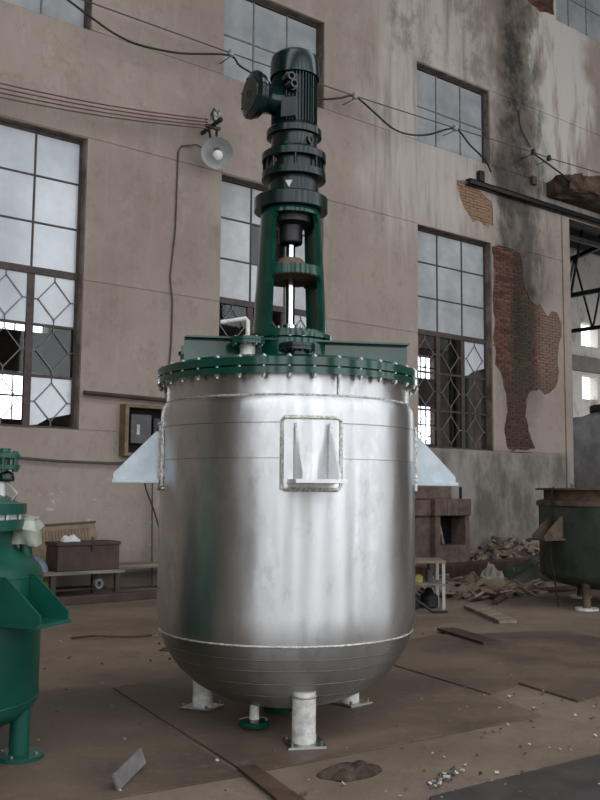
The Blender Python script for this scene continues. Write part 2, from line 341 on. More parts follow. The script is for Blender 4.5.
def build_walls():
    floor = MB().box(-27, 38, -11, 34, -.3, 0).build('floor', 'ground'); tag(floor, 'brown trodden earth and concrete workshop floor', 'floor', kind='structure')
    outer = [(-26, 0), (18.33, 0), (18.33, 8.1), (32, 8.1), (32, 15.5), (-26, 15.5)]
    wall = MB().prism(outer, (0, .32, 0), XZ(WY+.03)).build('wall_north', 'mortar')
    def holes(y0, y1):
        m = MB()
        for a, b, c, d in OPEN: m.box(a, b, y0, y1, c, d)
        return m
    boolean(wall, [holes(12.5, 14)]); tag(wall, 'tall weathered grey-brown plastered factory wall with steel windows', 'wall', kind='structure')
    pl = MB().prism(outer, (0, .03, 0), XZ(WY)).build('plaster_skin', 'plaster', wall)
    gr = MB()
    for z, x0, x1 in ((7.0, -27, 13.2), (4.72, -27, 15.8), (2.40, -27, 18.4), (8.77, -27, 18), (10.5, 13.3, 32), (7.0, 16.7, 18.4)):
        gr.box(x0, x1, 12.9, WY+.014, z-.014, z+.014)
    pe = MB()
    for poly in (PEEL, PATCH, PATCH2): pe.prism(poly, (0, 1, 0), XZ(12.6))
    # the edges of the reveals are plaster too
    boolean(pl, [pe, gr, holes(12.5, 14)])
    rv = MB()
    for a, b, c, d in OPEN:
        rv.box(a, a+.012, WY+.03, WY+.34, c, d); rv.box(b-.012, b, WY+.03, WY+.34, c, d)
        rv.box(a, b, WY+.03, WY+.34, c, c+.012); rv.box(a, b, WY+.03, WY+.34, d-.012, d)
    rv.build('window_reveals', 'concrete', wall)
    br = MB()
    for poly in (PEEL, PATCH, PATCH2):
        zs = [p[1] for p in poly]; xs = [p[0] for p in poly]; z = min(zs)-.03; row = 0
        while z < max(zs)+.03:
            x = min(xs)-.2+(.125 if row % 2 else 0)
            while x < max(xs)+.1:
                cx, cz = x+.115, z+.027
                if any(inside((cx+dx, cz+dz), poly) for dx in (-.1, 0, .1) for dz in (-.03, .03)):
                    d = rnd.uniform(.008, .022); j = lambda: rnd.uniform(-.005, .005)
                    x0, x1 = max(x+j(), 15.545 if 2 < cz < 7.1 else x), min(x+.232+j(), 18.0)
                    if x1 > x0+.03: br.box(x0, x1, WY+d, WY+.06, z+j()*.6, z+.053+j()*.6)
                x += .246
            z += .0655; row += 1
    b = br.build('exposed_bricks', 'brick', wall); b['kind'] = 'stuff'
    # steel angle carrying the rim of the upper wall, and the broken canopy on it
    lin = MB().box(14.7, 24, WY-.14, WY, 8.24, 8.26); lin.box(14.7, 24, WY-.14, WY-.115, 8.13, 8.26); lin.box(14.7, 24, WY-.14, WY, 8.13, 8.15)
    tag(lin.build('steel_lintel', 'dark_iron'), 'dark steel channel beam running along the upper right wall', 'beam', kind='structure')
    lo = MB().box(18.34, 30, WY+.02, WY+.1, 7.62, 7.72)
    tag(lo.build('steel_rail', 'dark_iron'), 'thin dark rail under the channel beam across the hall opening', 'beam', kind='structure')
    me = MB(); top = [(17.35, 12.35), (17.55, 12.15), (17.9, 12.3), (18.2, 12.05), (18.7, 12.2), (19.2, 12.0), (24, 12.1), (24, 13.08), (17.5, 13.08)]
    me.prism(top, (0, 0, .34), XY(8.45))
    slab = me.build('canopy_slab', 'canopy_concrete'); bm = bmesh.new(); bm.from_mesh(slab.data)
    bmesh.ops.triangulate(bm, faces=bm.faces); bmesh.ops.subdivide_edges(bm, edges=bm.edges, cuts=4, use_grid_fill=True)
    for v in bm.verts:
        if v.co.y < 13.0:
            k = noise.noise(v.co*3.1)*.13+noise.noise(v.co*9)*.05; v.co.z += k; v.co.y += k*.7; v.co.x += noise.noise(v.co*4+Vector((5, 5, 5)))*.1
    bm.to_mesh(slab.data); bm.free()
    tag(slab, 'broken brown concrete canopy slab jutting from the upper right wall', 'canopy', kind='structure')
    tr = MB().box(18.06, 18.33, WY-.035, WY, 0, 8.1); tr.build('jamb_strip', 'plaster', wall)
    # neighbouring hall seen through openings
    fw = MB().prism([(-7, 0), (38, 0), (38, 10.5), (-7, 10.5)], (0, .35, 0), XZ(20)).build('wall_far', 'whitewash_dimmed')
    hs = [(5.3, 8.24, 5.05, 6.6), (5.3, 8.24, 3.05, 4.13), (20.2, 21.07, 5.03, 5.75), (20.2, 21.07, 3.0, 4.19), (22.5, 22.78, 5.05, 5.5), (22.5, 22.78, 3, 4.1),
          (28.65, 29.68, 6.93, 7.8), (28.65, 29.6, 4.96, 5.83), (32, 33.2, 6.93, 7.8), (32, 33.2, 4.96, 5.83)]
    m = MB()
    for a, b, c, d in hs: m.box(a, b, 19, 21, c, d)
    boolean(fw, [m]); tag(fw, 'whitewashed brick wall of the neighbouring hall with bright small windows', 'wall', kind='structure')
    bars = MB()
    for a, b, c, d in hs[:4]:
        bars.box(a, b, 20.1, 20.13, (c+d)/2-.02, (c+d)/2+.02)
        for k in range(1, 4): x = a+(b-a)*k/4; bars.box(x-.012, x+.012, 20.1, 20.13, c, d)
    bars.build('glazing_bars', 'window_steel', fw)
    MB().box(18.34, 38, 19.86, 20, 5.95, 6.5).build('concrete_ledge', 'hall_concrete', fw)
    tag(MB().box(-7.3, -7, WY+.35, 20.35, 0, 10.5).box(32.3, 38, 12.8, 13.1, 0, 10.5).build('wall_end', 'hall_dark'), 'dark end wall of the neighbouring hall', 'wall', kind='structure')
    rf = MB().box(-7, 38, WY+.35, 20.35, 10.5, 10.7).build('ceiling_far', 'roof_dark'); tag(rf, 'dark roof of the neighbouring hall', 'roof', kind='structure')
    for i, x in enumerate((20.9, 25.7, 30.5)):
        tt = MB(); tt.bar((x, WY+.36, 6.85), (x, 20, 6.9), .1, .12); tt.bar((x, WY+.36, 10.2), (x, 20, 9.0), .12, .14)
        for k in range(5):
            y0 = WY+.5+k*1.3; tt.bar((x, y0, 6.85), (x, y0+.65, 9.6-.1*k), .05, .05); tt.bar((x, y0+.65, 9.6-.1*k), (x, y0+1.3, 6.85), .05, .05)
        tag(tt.build('roof_truss', 'dark_iron'), ('dark steel roof truss', 'second steel roof truss', 'third steel roof truss')[i]+' in the neighbouring hall beyond the pillar', 'truss', kind='structure')
    pu = MB()
    for k in range(7): pu.box(14, 38, 14+k*.9, 14.1+k*.9, 10.25, 10.5)
    pu.build('purlins', 'dark_iron', rf)
    # pipes and posts glimpsed through the low panes
    for i, (x, y, r) in enumerate(((20.6, 18.9, .16), (21.3, 19.0, .1), (19.0, 17.3, .12), (9.2, 17.5, .15))):
        o = MB().cyl((x, y, 0), r, 10.3, 12).build('column', 'hall_dark'); tag(o, ['round dark post', 'slim dark post', 'grey pipe post', 'stout dark post'][i]+' inside the neighbouring hall', 'post', kind='structure')
    # rest of the main hall, behind the camera
    s = MB().box(-26, 32, SOUTH-.3, SOUTH, 0, .9).box(-26, 32, SOUTH-.3, SOUTH, 8.6, 9.2).box(-26, 32, SOUTH-.3, SOUTH, 14.6, 15.5)
    for k in range(13): x = -25.6+k*BAY; s.box(x-.8, x+.8, SOUTH-.35, SOUTH+.05, 0, 15.5)
    tag(s.build('wall_south', 'hall_concrete'), 'opposite hall wall with two rows of tall window openings', 'wall', kind='structure')
    tag(MB().box(-26.3, -26, SOUTH-.3, WY+.4, 0, 15.5).build('wall_west', 'hall_concrete'), 'blank end wall of the workshop hall', 'wall', kind='structure')
    e = MB().box(32, 32.3, SOUTH-.3, WY, 0, 15.5)
    tag(e.build('wall_east', 'hall_concrete'), 'blank far end wall of the workshop', 'wall', kind='structure')
    c = MB().box(-26.3, 32.3, SOUTH-.3, -4.5, 15.5, 15.7).box(-26.3, 32.3, .5, WY+.4, 15.5, 15.7)
    tag(c.build('ceiling', 'hall_dark'), 'workshop roof with a long rooflight', 'roof', kind='structure')
build_walls()

FY = WY+.2     # glazing plane
def window(n, x0, x1, z0, z1, kind, spec=None):
    w = empty('window_%d' % n, (x0, FY, z0)); W_, H = x1-x0, z1-z0
    f = MB(); t = .05
    f.box(0, t, -.03, .03, 0, H).box(W_-t, W_, -.03, .03, 0, H).box(t, W_-t, -.03, .03, 0, t).box(t, W_-t, -.03, .03, H-t, H)
    f.build('window_frame', 'window_steel', w)
    cols = [W_*k/3 for k in range(4)]
    if kind == 'low':
        zt = 4.80-z0; MB().box(0, W_, -.045, .035, zt-.05, zt+.05).build('transom', 'window_steel', w)
        rows = [zt+.05, 5.55-z0, 6.28-z0, H-t]
        low = [t, .80, 1.58, zt-.05]
        for k in (1, 2):
            MB().box(cols[k]-.014, cols[k]+.014, -.02, .02, rows[0], H-t).build('mullion', 'window_steel', w)
            MB().box(cols[k]-.055, cols[k]+.055, -.03, .03, t, zt-.05).build('casement_stile', 'window_steel', w)
        for z in rows[1:3]: MB().box(t, W_-t, -.018, .018, z-.014, z+.014).build('glazing_bar', 'window_steel', w)
        for z in low[1:3]: MB().box(t, W_-t, -.022, .022, z-.02, z+.02).build('casement_rail', 'window_steel', w)
        for i in range(3):
            for j in range(3):
                if spec.get(('u', i, j), 1): MB().box(cols[i]+.016, cols[i+1]-.016, -.004, .004, rows[j]+.016, rows[j+1]-.016).build('pane', spec.get(('u', i, j)) or ('frosted' if n == 1 else 'dusty_pane'), w)
                a, b, c, d = cols[i]+.056, cols[i+1]-.056, low[j]+(.02 if j else 0), low[j+1]-(.02 if j < 2 else 0)
                g = spec.get((i, j))
                if g == 'broken':
                    MB().prism([(a, c), (a+.2*(b-a), c+.02), (a+.45*(b-a), c+.16*(d-c)), (b, c+.28*(d-c)), (b, d), (a, d)], (0, .008, 0), XZ(-.004)).build('pane', 'frosted', w)
                elif g: MB().box(a, b, -.004, .004, c, d).build('pane', g, w)
                cx, cz = (a+b)/2, (c+d)/2; hx, hz = (b-a)*.4, (d-c)*.4; q = -.02
                gm = MB(); P = [(cx, q, cz+hz), (cx+hx, q, cz), (cx, q, cz-hz), (cx-hx, q, cz)]
                for k in range(4): gm.bar(P[k], P[(k+1) % 4], .012, .014)
                gm.bar((cx, q, d), P[0], .012, .014).bar((b, q, cz), P[1], .012, .014).bar((cx, q, c), P[2], .012, .014).bar((a, q, cz), P[3], .012, .014)
                gm.build('grille', 'window_grey', w)
    else:
        rows = [t, H*.5, H-t]
        for k in (1, 2): MB().box(cols[k]-.014, cols[k]+.014, -.02, .02, t, H-t).build('mullion', 'window_grey', w)
        MB().box(t, W_-t, -.022, .022, rows[1]-.014, rows[1]+.014).build('glazing_bar', 'window_grey', w)
        for i in range(3):
            for j in range(2): MB().box(cols[i]+.016, cols[i+1]-.016, -.004, .004, rows[j]+.015, rows[j+1]-.015).build('pane', 'grey_pane', w)
    return w
C_ = 'clear_glass'; F_ = 'frosted'
s1 = {(0, 2): F_, (1, 2): F_, (2, 2): F_, (0, 1): C_, (1, 1): C_, (2, 1): C_, (2, 0): 'broken'}
s2 = {(0, 2): C_, (1, 1): C_, (2, 2): F_, ('u', 1, 1): 'clear_glass'}
s3 = {(2, 2): 'broken', (1, 2): C_}
tag(window(1, LOWX[0], LOWX[0]+WW, *LOWZ, 'low', s1), 'tall steel window with frosted upper panes, left of the control box', 'window', kind='structure')
tag(window(2, LOWX[1], LOWX[1]+WW, *LOWZ, 'low', s2), 'tall steel window behind the agitator frame and below the lamp', 'window', kind='structure')
tag(window(3, LOWX[2], LOWX[2]+WW, *LOWZ, 'low', s3), 'tall steel window with empty lower casements beside the bare brick pillar', 'window', kind='structure')
tag(window(4, LOWX[0], LOWX[0]+WW, *UPZ, 'up'), 'grey upper window cut by the top left corner of the picture', 'window', kind='structure')
tag(window(5, LOWX[1], LOWX[1]+WW, *UPZ, 'up'), 'grey upper window behind the green motor', 'window', kind='structure')
tag(window(6, LOWX[2], LOWX[2]+WW, *UPZ, 'up'), 'grey upper window between lime stains above the dark channel beam', 'window', kind='structure')
tag(window(7, 18.03, 20.3, 13.0, 14.8, 'up'), 'grey window high in the top right corner', 'window', kind='structure')

# ------------------------------------------------------------------ the stainless reactor
RV = Vector((.789, -.6146, 0)); NV = Vector((.6146, .789, 0)); EZ = Vector((0, 0, 1))
AX = (3.77, 4.97); SCL = .976
CAMDIR = R(-127.92)                     # bearing from the reactor to the photographer
def pol(r, a, z=0): return Vector((r*math.cos(a), r*math.sin(a), z))
def ring(r, z, rr, n=96):
    return MB().lathe([(r+rr*math.cos(2*math.pi*k/8), z+rr*math.sin(2*math.pi*k/8)) for k in range(9)], n, close=False)
def bolts(mesh_name, parent, rad, zc, n, mat, off=0):
    b = None
    for k in range(n):
        a = 2*math.pi*k/n+off
        if b is None: b = put('bolt', mesh_name, mat, parent); o = b
        else: o = again(b, parent)
        o.location = pol(rad, a, zc)
def bolt_mesh(r, h0, h1, shank=None):
    m = MB().lathe([(shank or r*.5, -h0), (shank or r*.5, h1)], 8)
    m.lathe([(r, -h0*.66-r*.9), (r, -h0*.66)], 6).lathe([(r, h1*.74), (r, h1*.74+r*.7)], 6)
    m.sm = False; return m.mesh('bolt')
def reactor():
    root = empty('reaction_vessel', (*AX, .036)); root.scale = (SCL, SCL, SCL)
    tag(root, 'large stainless steel reaction vessel with green lid and tall agitator drive', 'vessel')
    Rs = .875
    prof = [(.84, 2.215), (.84, 2.09), (.862, 2.065), (.872, 2.03), (Rs, 1.99), (Rs, 1.91), (Rs, 1.70), (Rs, 1.2), (Rs, .77)]
    dr = lambda z: Rs*max(0, 1-((.77-z)/.69)**2.2)**(1/2.2)
    for k in range(1, 8): z = .77-.185*k/7; prof.append((dr(z), z))
    shell = MB().lathe(list(reversed(prof)), 128, close=False).build('shell', 'stainless', root)
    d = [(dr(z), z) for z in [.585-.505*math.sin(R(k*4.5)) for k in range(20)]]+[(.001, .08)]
    head = MB().lathe(d, 128, close=False).build('bottom_head', 'stainless_dark', root)  # darker metal puts the shade of the downward-facing head into its colour
    ring(dr(.585), .585, .007).build('weld_seam', 'weld', shell); ring(.845, 2.085, .008).build('weld_seam', 'weld', shell)
    ring(Rs+.0005, 1.70, .0025).build('weld_seam', 'stainless_dark', shell); ring(Rs+.0005, 1.915, .003).build('weld_seam', 'stainless_dark', shell)
    for z, rr in ((.50, .003), (.43, .0025), (.34, .003), (.25, .0025)):
        ring(dr(z), z, rr).build('spun_ring', 'seam_dark', head)
    a = CAMDIR+R(22); MB().bar(pol(.843, a, 2.09), pol(.843, a, 2.21), .012, .012).build('weld_seam', 'weld', shell)
    # body flanges
    lf = MB().lathe([(.83, 2.212), (.905, 2.212), (.905, 2.252), (.83, 2.252)], 128, close=False).build('body_flange', 'green_paint', root)
    ld = MB().lathe([(.001, 2.262), (.905, 2.262), (.905, 2.312), (.87, 2.315), (.84, 2.335), (.4, 2.37), (.001, 2.375)], 128, close=False).build('lid', 'green_paint', root)
    MB().lathe([(.80, 2.252), (.875, 2.252), (.875, 2.262), (.80, 2.262)], 96, close=False).build('gasket', 'dark_iron', root)
    bm = bolt_mesh(.017, .076, .066, .012)
    b = None
    for k in range(36):
        a = 2*math.pi*(k+.3)/36
        o = put('bolt', bm, 'nut_steel', lf) if b is None else again(b, lf)
        b = b or o; o.location = pol(.885, a, 2.262)
    # lid beams, along the line of the side lugs
    LUG = R(-117.7); ex = Vector((math.cos(LUG+R(90)), math.sin(LUG+R(90)), 0)); ey = Vector((math.cos(LUG), math.sin(LUG), 0)); ez = Vector((0, 0, 1))
    for s in (1, -1):
        m = MB(); c = ey*.2*s; x0, x1 = -.74, .80
        mid = ex*(x0+x1)/2; hl = ex*(x1-x0)/2
        m.obox(c+mid+ez*2.425, hl, ey*.006, ez*.085); m.obox(c+mid+ez*2.516+ey*s*.03, hl, ey*.042, ez*.006); m.obox(c+mid+ez*2.345+ey*s*.03, hl, ey*.04, ez*.006)
        m.build('lid_beam', 'green_paint', ld)
    MB().lathe([(.30, 2.37), (.30, 2.53), (.28, 2.545), (.001, 2.545)], 64, close=False).build('mounting_pad', 'green_paint', ld)
    pl = MB(); pl.obox(ex*.22+ez*2.535+ey*-.02, ex*.16, ey*.12, ez*.014); pl.build('base_tab', 'green_paint', ld)
    # nozzles on the lid
    def nozzle(name, lat, dep, rp, rf, z0, z1, mat, bn):
        rv = Vector((.789, -.6146, 0)); nv = Vector((.6146, .789, 0)); c = rv*lat+nv*dep
        p = MB().cyl(c+ez*z0, rp, z1-z0, 28).build(name, mat, ld)
        f = MB().lathe([(rf, 0), (rf, .018), (rf*.97, .02), (rf*.97, .022), (rf, .024), (rf, .044), (rf*.5, .05)], 40, c+ez*z1); f.sm = True
        f.build('blind_flange', 'green_paint_dark' if mat != 'white_paint' else 'green_paint', p)
        bmm = bolt_mesh(.010, .03, .03, .007); b = None
        for k in range(bn):
            a = 2*math.pi*k/bn; o = put('bolt', bmm, 'nut_steel' if mat == 'white_paint' else 'green_paint', p) if b is None else again(b, p); b = b or o
            o.location = c+pol(rf*.82, a, z1+.022)
        return p, c
    p, c = nozzle('nozzle', -.265, -.42, .05, .115, 2.345, 2.455, 'white_paint', 8)
    MB().tube([c+ez*2.50, c+ez*2.50+ez*.02, c+ez*2.615, c+ez*2.63+Vector((-.012, .005, 0)), c+Vector((-.10, .06, 2.61)), c+Vector((-.155, .09, 2.60))], .014, 10).build('bent_pipe', 'white_paint', p)
    nozzle('nozzle', .06, -.52, .07, .118, 2.34, 2.40, 'green_paint_dark', 10)
    p = MB().cyl(Vector((.789, -.6146, 0))*.63+Vector((.6146, .789, 0))*.1+ez*2.34, .026, .18, 16).build('nozzle', 'white_paint', ld)
    p = MB().cyl(Vector((.789, -.6146, 0))*-.74+Vector((.6146, .789, 0))*.12+ez*2.34, .035, .12, 16).build('nozzle', 'green_paint', ld)
    MB().lathe([(.05, 0), (.05, .025)], 20, Vector((.789, -.6146, 0))*-.74+Vector((.6146, .789, 0))*.12+ez*2.46).build('blind_flange', 'green_paint_dark', p)
    # support lugs
    for i, da in enumerate((0, 90, 180, 270)):
        a = LUG+R(da); er = pol(1, a); et = Vector((-er.y, er.x, 0)); gm = 'lug_blue_white' if i in (1, 3) else 'stainless'
        pad = MB(); n = 10; hw, zb, zt = .18, 1.512, 1.945; vv = []; ff = []
        for k in range(n+1):
            t = (k/n*2-1)*hw/Rs
            for rr in (Rs-.004, Rs+.012):
                for z in (zb, zt): vv.append(pol(rr, a+t, z))
        for k in range(n):
            o = k*4; q = o+4
            ff += [(o+2, q+2, q+3, o+3), (o, o+1, q+1, q), (o+1, o+3, q+3, q+1), (o, q, q+2, o+2)]
        ff += [(0, 2, 3, 1), (n*4, n*4+1, n*4+3, n*4+2)]
        pad.add(vv, ff); lug = pad.build('support_lug', 'stainless', root)
        wl = MB(); pts = [pol(Rs+.01, a+t/Rs, z) for t, z in [(-hw, zb), (-hw, zt-.02), (-hw+.02, zt)]+[(hw*k/6, zt) for k in range(-4, 5)]+[(hw-.02, zt), (hw, zt-.02), (hw, zb+.02), (hw-.02, zb)]+[(hw*k/6, zb) for k in range(4, -5, -1)]+[(-hw+.02, zb), (-hw, zb+.02)]]
        wl.tube(pts, .013, 8).build('weld_seam', 'weld', lug)
        for s in (-.105, .105):
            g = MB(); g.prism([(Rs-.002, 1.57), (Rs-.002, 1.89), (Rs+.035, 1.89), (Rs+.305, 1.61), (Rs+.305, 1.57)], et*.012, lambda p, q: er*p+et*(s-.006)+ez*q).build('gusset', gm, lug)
            MB().tube([er*(Rs+.012)+et*s+ez*z for z in (1.575, 1.67, 1.78, 1.885)], .01, 6).build('weld_seam', 'weld', lug)
            if i == 0: MB().lathe([(.02, -.006), (.02, .006)], 16, er*(Rs+.03)+et*s+ez*1.888, et).build('gusset_tip', 'weld', lug)
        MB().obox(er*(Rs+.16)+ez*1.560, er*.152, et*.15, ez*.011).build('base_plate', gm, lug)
    # legs
    for ang in (7, 117, -117):
        a = R(ang); er = pol(1, a); et = Vector((-er.y, er.x, 0)); c = er*.645; ez = EZ; fz = -.0235
        leg = MB().cyl(c+ez*(fz+.014), .073, .30, 28).build('leg', 'white_paint', root)
        MB().obox(c+er*.01+ez*(fz+.007), er*.115, et*.115, ez*.007).build('foot_plate', 'stainless_dark', leg)
        ringm = MB().lathe([(.074+.008*math.cos(2*math.pi*k/6), .262+.008*math.sin(2*math.pi*k/6)) for k in range(7)], 24, c, close=False).build('weld_seam', 'weld', leg)
        bmm = bolt_mesh(.012, .008, .02, .008)
        for s, t in ((1, 1), (1, -1), (-1, 1), (-1, -1)):
            o = put('bolt', bmm, 'nut_steel', leg); o.location = c+er*(.01+.09*s)+et*.09*t+ez*(fz+.016)
    for dx, dy in ((3.45-AX[0], 4.87-AX[1]), (3.80-AX[0], 5.09-AX[1])):
        c = Vector((dx/SCL, dy/SCL, -.03)); p = MB().cyl(c+ez*.06, .032, .2, 20).build('drain_nozzle', 'white_paint', root)
        MB().lathe([(.1, .03), (.1, .062), (.06, .068)], 36, c).build('flange', 'green_paint', p)
        bmm = bolt_mesh(.010, .02, .02, .007)
        for k in range(4): o = put('bolt', bmm, 'nut_steel', p); o.location = c+pol(.078, R(45+90*k), .05)
    # ---- agitator drive
    ac = Vector((.789, -.6146, 0))*.006
    MB().lathe([(.30, 2.545), (.30, 2.575), (.26, 2.58), (.26, 2.6)], 64, ac, close=False).build('frame_base_ring', 'green_paint', root)
    def rad(z): return .262+(.213-.262)*(z-2.58)/(3.46-2.58)
    zs = [2.58, 2.60, 2.625, 2.655, 2.945, 2.97, 2.99, 3.055, 3.08, 3.11, 3.40, 3.43, 3.47]; N = 90
    oc = R(-112)
    bm_ = bmesh.new(); grid = [[bm_.verts.new(ac+pol(rad(z), oc+2*math.pi*k/N, z)) for k in range(N)] for z in zs]
    for i in range(len(zs)-1):
        zm = (zs[i]+zs[i+1])/2
        for k in range(N):
            d = abs(((k+.5)/N*360+90) % 180-90)
            hw = 48
            if i in (1, 5-1, 7, 10): hw = 44
            op = (2.60 < zm < 2.99 or 3.055 < zm < 3.43) and d < (44 if i in (1, 5, 7, 10) else 48)
            if not op: bm_.faces.new((grid[i][k], grid[i][(k+1) % N], grid[i+1][(k+1) % N], grid[i+1][k]))
    for v in [v for v in bm_.verts if not v.link_faces]: bm_.verts.remove(v)
    bmesh.ops.recalc_face_normals(bm_, faces=bm_.faces)
    me = bpy.data.meshes.new('mounting_frame'); bm_.to_mesh(me); bm_.free()
    for q in me.polygons: q.use_smooth = True
    fr = put('mounting_frame', me, 'green_paint', root)
    so = fr.modifiers.new('solid', 'SOLIDIFY'); so.thickness = .034; so.offset = -1
    es = fr.modifiers.new('split', 'EDGE_SPLIT'); es.split_angle = R(40)
    MB().lathe([(.04, 2.985), (rad(3.0)-.01, 2.985), (rad(3.0)-.01, 3.04), (.13, 3.045), (.115, 3.10), (.08, 3.135), (.04, 3.14)], 48, ac, close=False).build('bearing_plate', 'rust_rim', root)
    MB().lathe([(.262, 3.475), (.262, 3.565), (.25, 3.575), (.12, 3.575)], 64, ac).build('frame_flange', 'green_paint_dark', root)
    sh = MB().cyl(ac+ez*2.56, .034, .98, 24).build('agitator_shaft', 'chrome', root)
    MB().lathe([(.155, 3.385), (.155, 3.44), (.09, 3.445), (.09, 3.47)], 40, ac).build('coupling_disc', 'dark_iron', sh)
    MB().lathe([(.078, 3.245), (.085, 3.255), (.085, 3.37), (.155, 3.385)], 40, ac, close=False).build('coupling', 'dark_iron', sh)
    gl = MB().lathe([(.10, 2.60), (.10, 2.62), (.055, 2.622), (.055, 2.66), (.035, 2.665)], 32, ac).build('shaft_gland', 'chrome', sh)
    for k in range(4): MB().cyl(ac+pol(.08, R(45+90*k), 2.6), .012, .06, 8).build('stud', 'nut_steel', sh)
    ac = Vector((.789, -.6146, 0))*.024
    gb = MB().lathe([(.18, 3.575), (.178, 3.70), (.185, 3.71), (.185, 3.91), (.165, 3.93), (.163, 4.0), (.18, 4.035)], 56, ac).build('gearbox', 'green_paint_dark', root)
    MB().lathe([(.18, 3.70), (.23, 3.705), (.23, 3.755), (.18, 3.76)], 64, ac, close=False).build('gearbox_flange', 'green_paint_dark', gb)
    MB().lathe([(.18, 3.835), (.23, 3.84), (.23, 3.89), (.18, 3.925)], 64, ac, close=False).build('gearbox_flange', 'green_paint_dark', gb)
    for k in range(8):
        MB().cyl(ac+pol(.212, R(10+45*k), 3.74), .011, .15, 8).build('tie_bolt', 'green_paint_dark', gb)
    def badge(ang, r, z, poly, mat, name):
        e = pol(1, ang); t = Vector((-e.y, e.x, 0)); MB().prism(poly, e*.004, lambda p, q: ac+e*r+t*p+ez*(z+q)).build(name, mat, gb)
    badge(CAMDIR-R(10), .178, 3.63, [(-.025, .025), (0, -.025), (.025, .025)], 'sticker', 'warning_sticker')
    MB().lathe([(.018, 0), (.016, .014)], 16, ac+pol(.184, CAMDIR-R(45), 3.815), pol(1, CAMDIR-R(45))).build('oil_plug', 'red_plastic', gb)
    MB().lathe([(.028, 0), (.028, .02), (.016, .02), (.016, .012)], 20, ac+pol(.16, CAMDIR+R(42), 3.965), pol(1, CAMDIR+R(42))).build('oil_sight_glass', 'green_paint_dark', gb)
    mt = MB().lathe([(.17, 4.015), (.198, 4.02), (.198, 4.065), (.175, 4.09), (.145, 4.105), (.142, 4.48)], 64, ac)
    motor = mt.build('motor', 'green_paint_dark', root)
    fm = MB()
    for k in range(44):
        a = 2*math.pi*k/44; e = pol(1, a); t = Vector((-e.y, e.x, 0)); fm.obox(ac+e*.15+ez*4.29, e*.016, t*.0028, ez*.19)
    fm.build('cooling_fins', 'green_paint_dark', motor)
    MB().lathe([(.178, 4.46), (.176, 4.57), (.167, 4.615), (.13, 4.645), (.06, 4.655), (.001, 4.655)], 56, ac, close=False).build('fan_cover', 'green_paint_dark', motor)
    ta = CAMDIR-R(60); td = pol(1, ta); tb = MB()
    tb.lathe([(.10, .1), (.105, .22), (.12, .255), (.155, .29), (.155, .315)], 48, ac+ez*4.27, td).build('terminal_box', 'green_paint_dark', motor)
    MB().lathe([(.163, .315), (.168, .322), (.168, .345), (.155, .352), (.125, .36), (.12, .366), (.001, .37)], 48, ac+ez*4.27, td, close=False).build('terminal_cover', 'green_paint_dark', motor)
    for k in range(8):
        tt_ = Vector((-td.y, td.x, 0)); w = R(22.5+45*k); MB().cyl(ac+ez*4.27+td*.345+tt_*.145*math.cos(w)+ez*.145*math.sin(w), .009, .014, 6, td).build('cover_bolt', 'green_paint_dark', motor)
    MB().obox(ac+pol(.155, CAMDIR-R(15), 4.19), pol(.02, CAMDIR-R(15)), pol(.055, CAMDIR+R(75)), ez*.075).build('terminal_base', 'green_paint_dark', motor, .006)
    for z, o in ((4.40, -8), (4.345, 0)):
        ga = CAMDIR+R(o); gd = (pol(1, CAMDIR+R(25))-ez*.15).normalized()
        MB().lathe([(.036, 0), (.036, .05), (.028, .05), (.028, .09), (.018, .09), (.018, .06)], 24, ac+pol(.15, ga, z)-pol(.035, CAMDIR+R(90)), gd).build('cable_gland', 'green_paint_dark', motor)
    fo = bpy.data.curves.new('cover_mark', 'FONT'); fo.body = 'Ex'; fo.size = .075; fo.extrude = .002; fo.align_x = 'CENTER'; fo.align_y = 'CENTER'
    to = bpy.data.objects.new('t', fo); COL.objects.link(to)
    bpy.context.view_layer.update(); me = bpy.data.meshes.new_from_object(to.evaluated_get(bpy.context.evaluated_depsgraph_get())); bpy.data.objects.remove(to)
    xx = Vector((-td.y, td.x, 0)); Mt = Matrix((xx, ez, td)).transposed().to_4x4(); Mt.translation = ac+ez*4.27+td*.3695
    me.transform(Mt); me.materials.clear(); put('cover_mark', me, 'green_paint_dark', motor)
reactor()

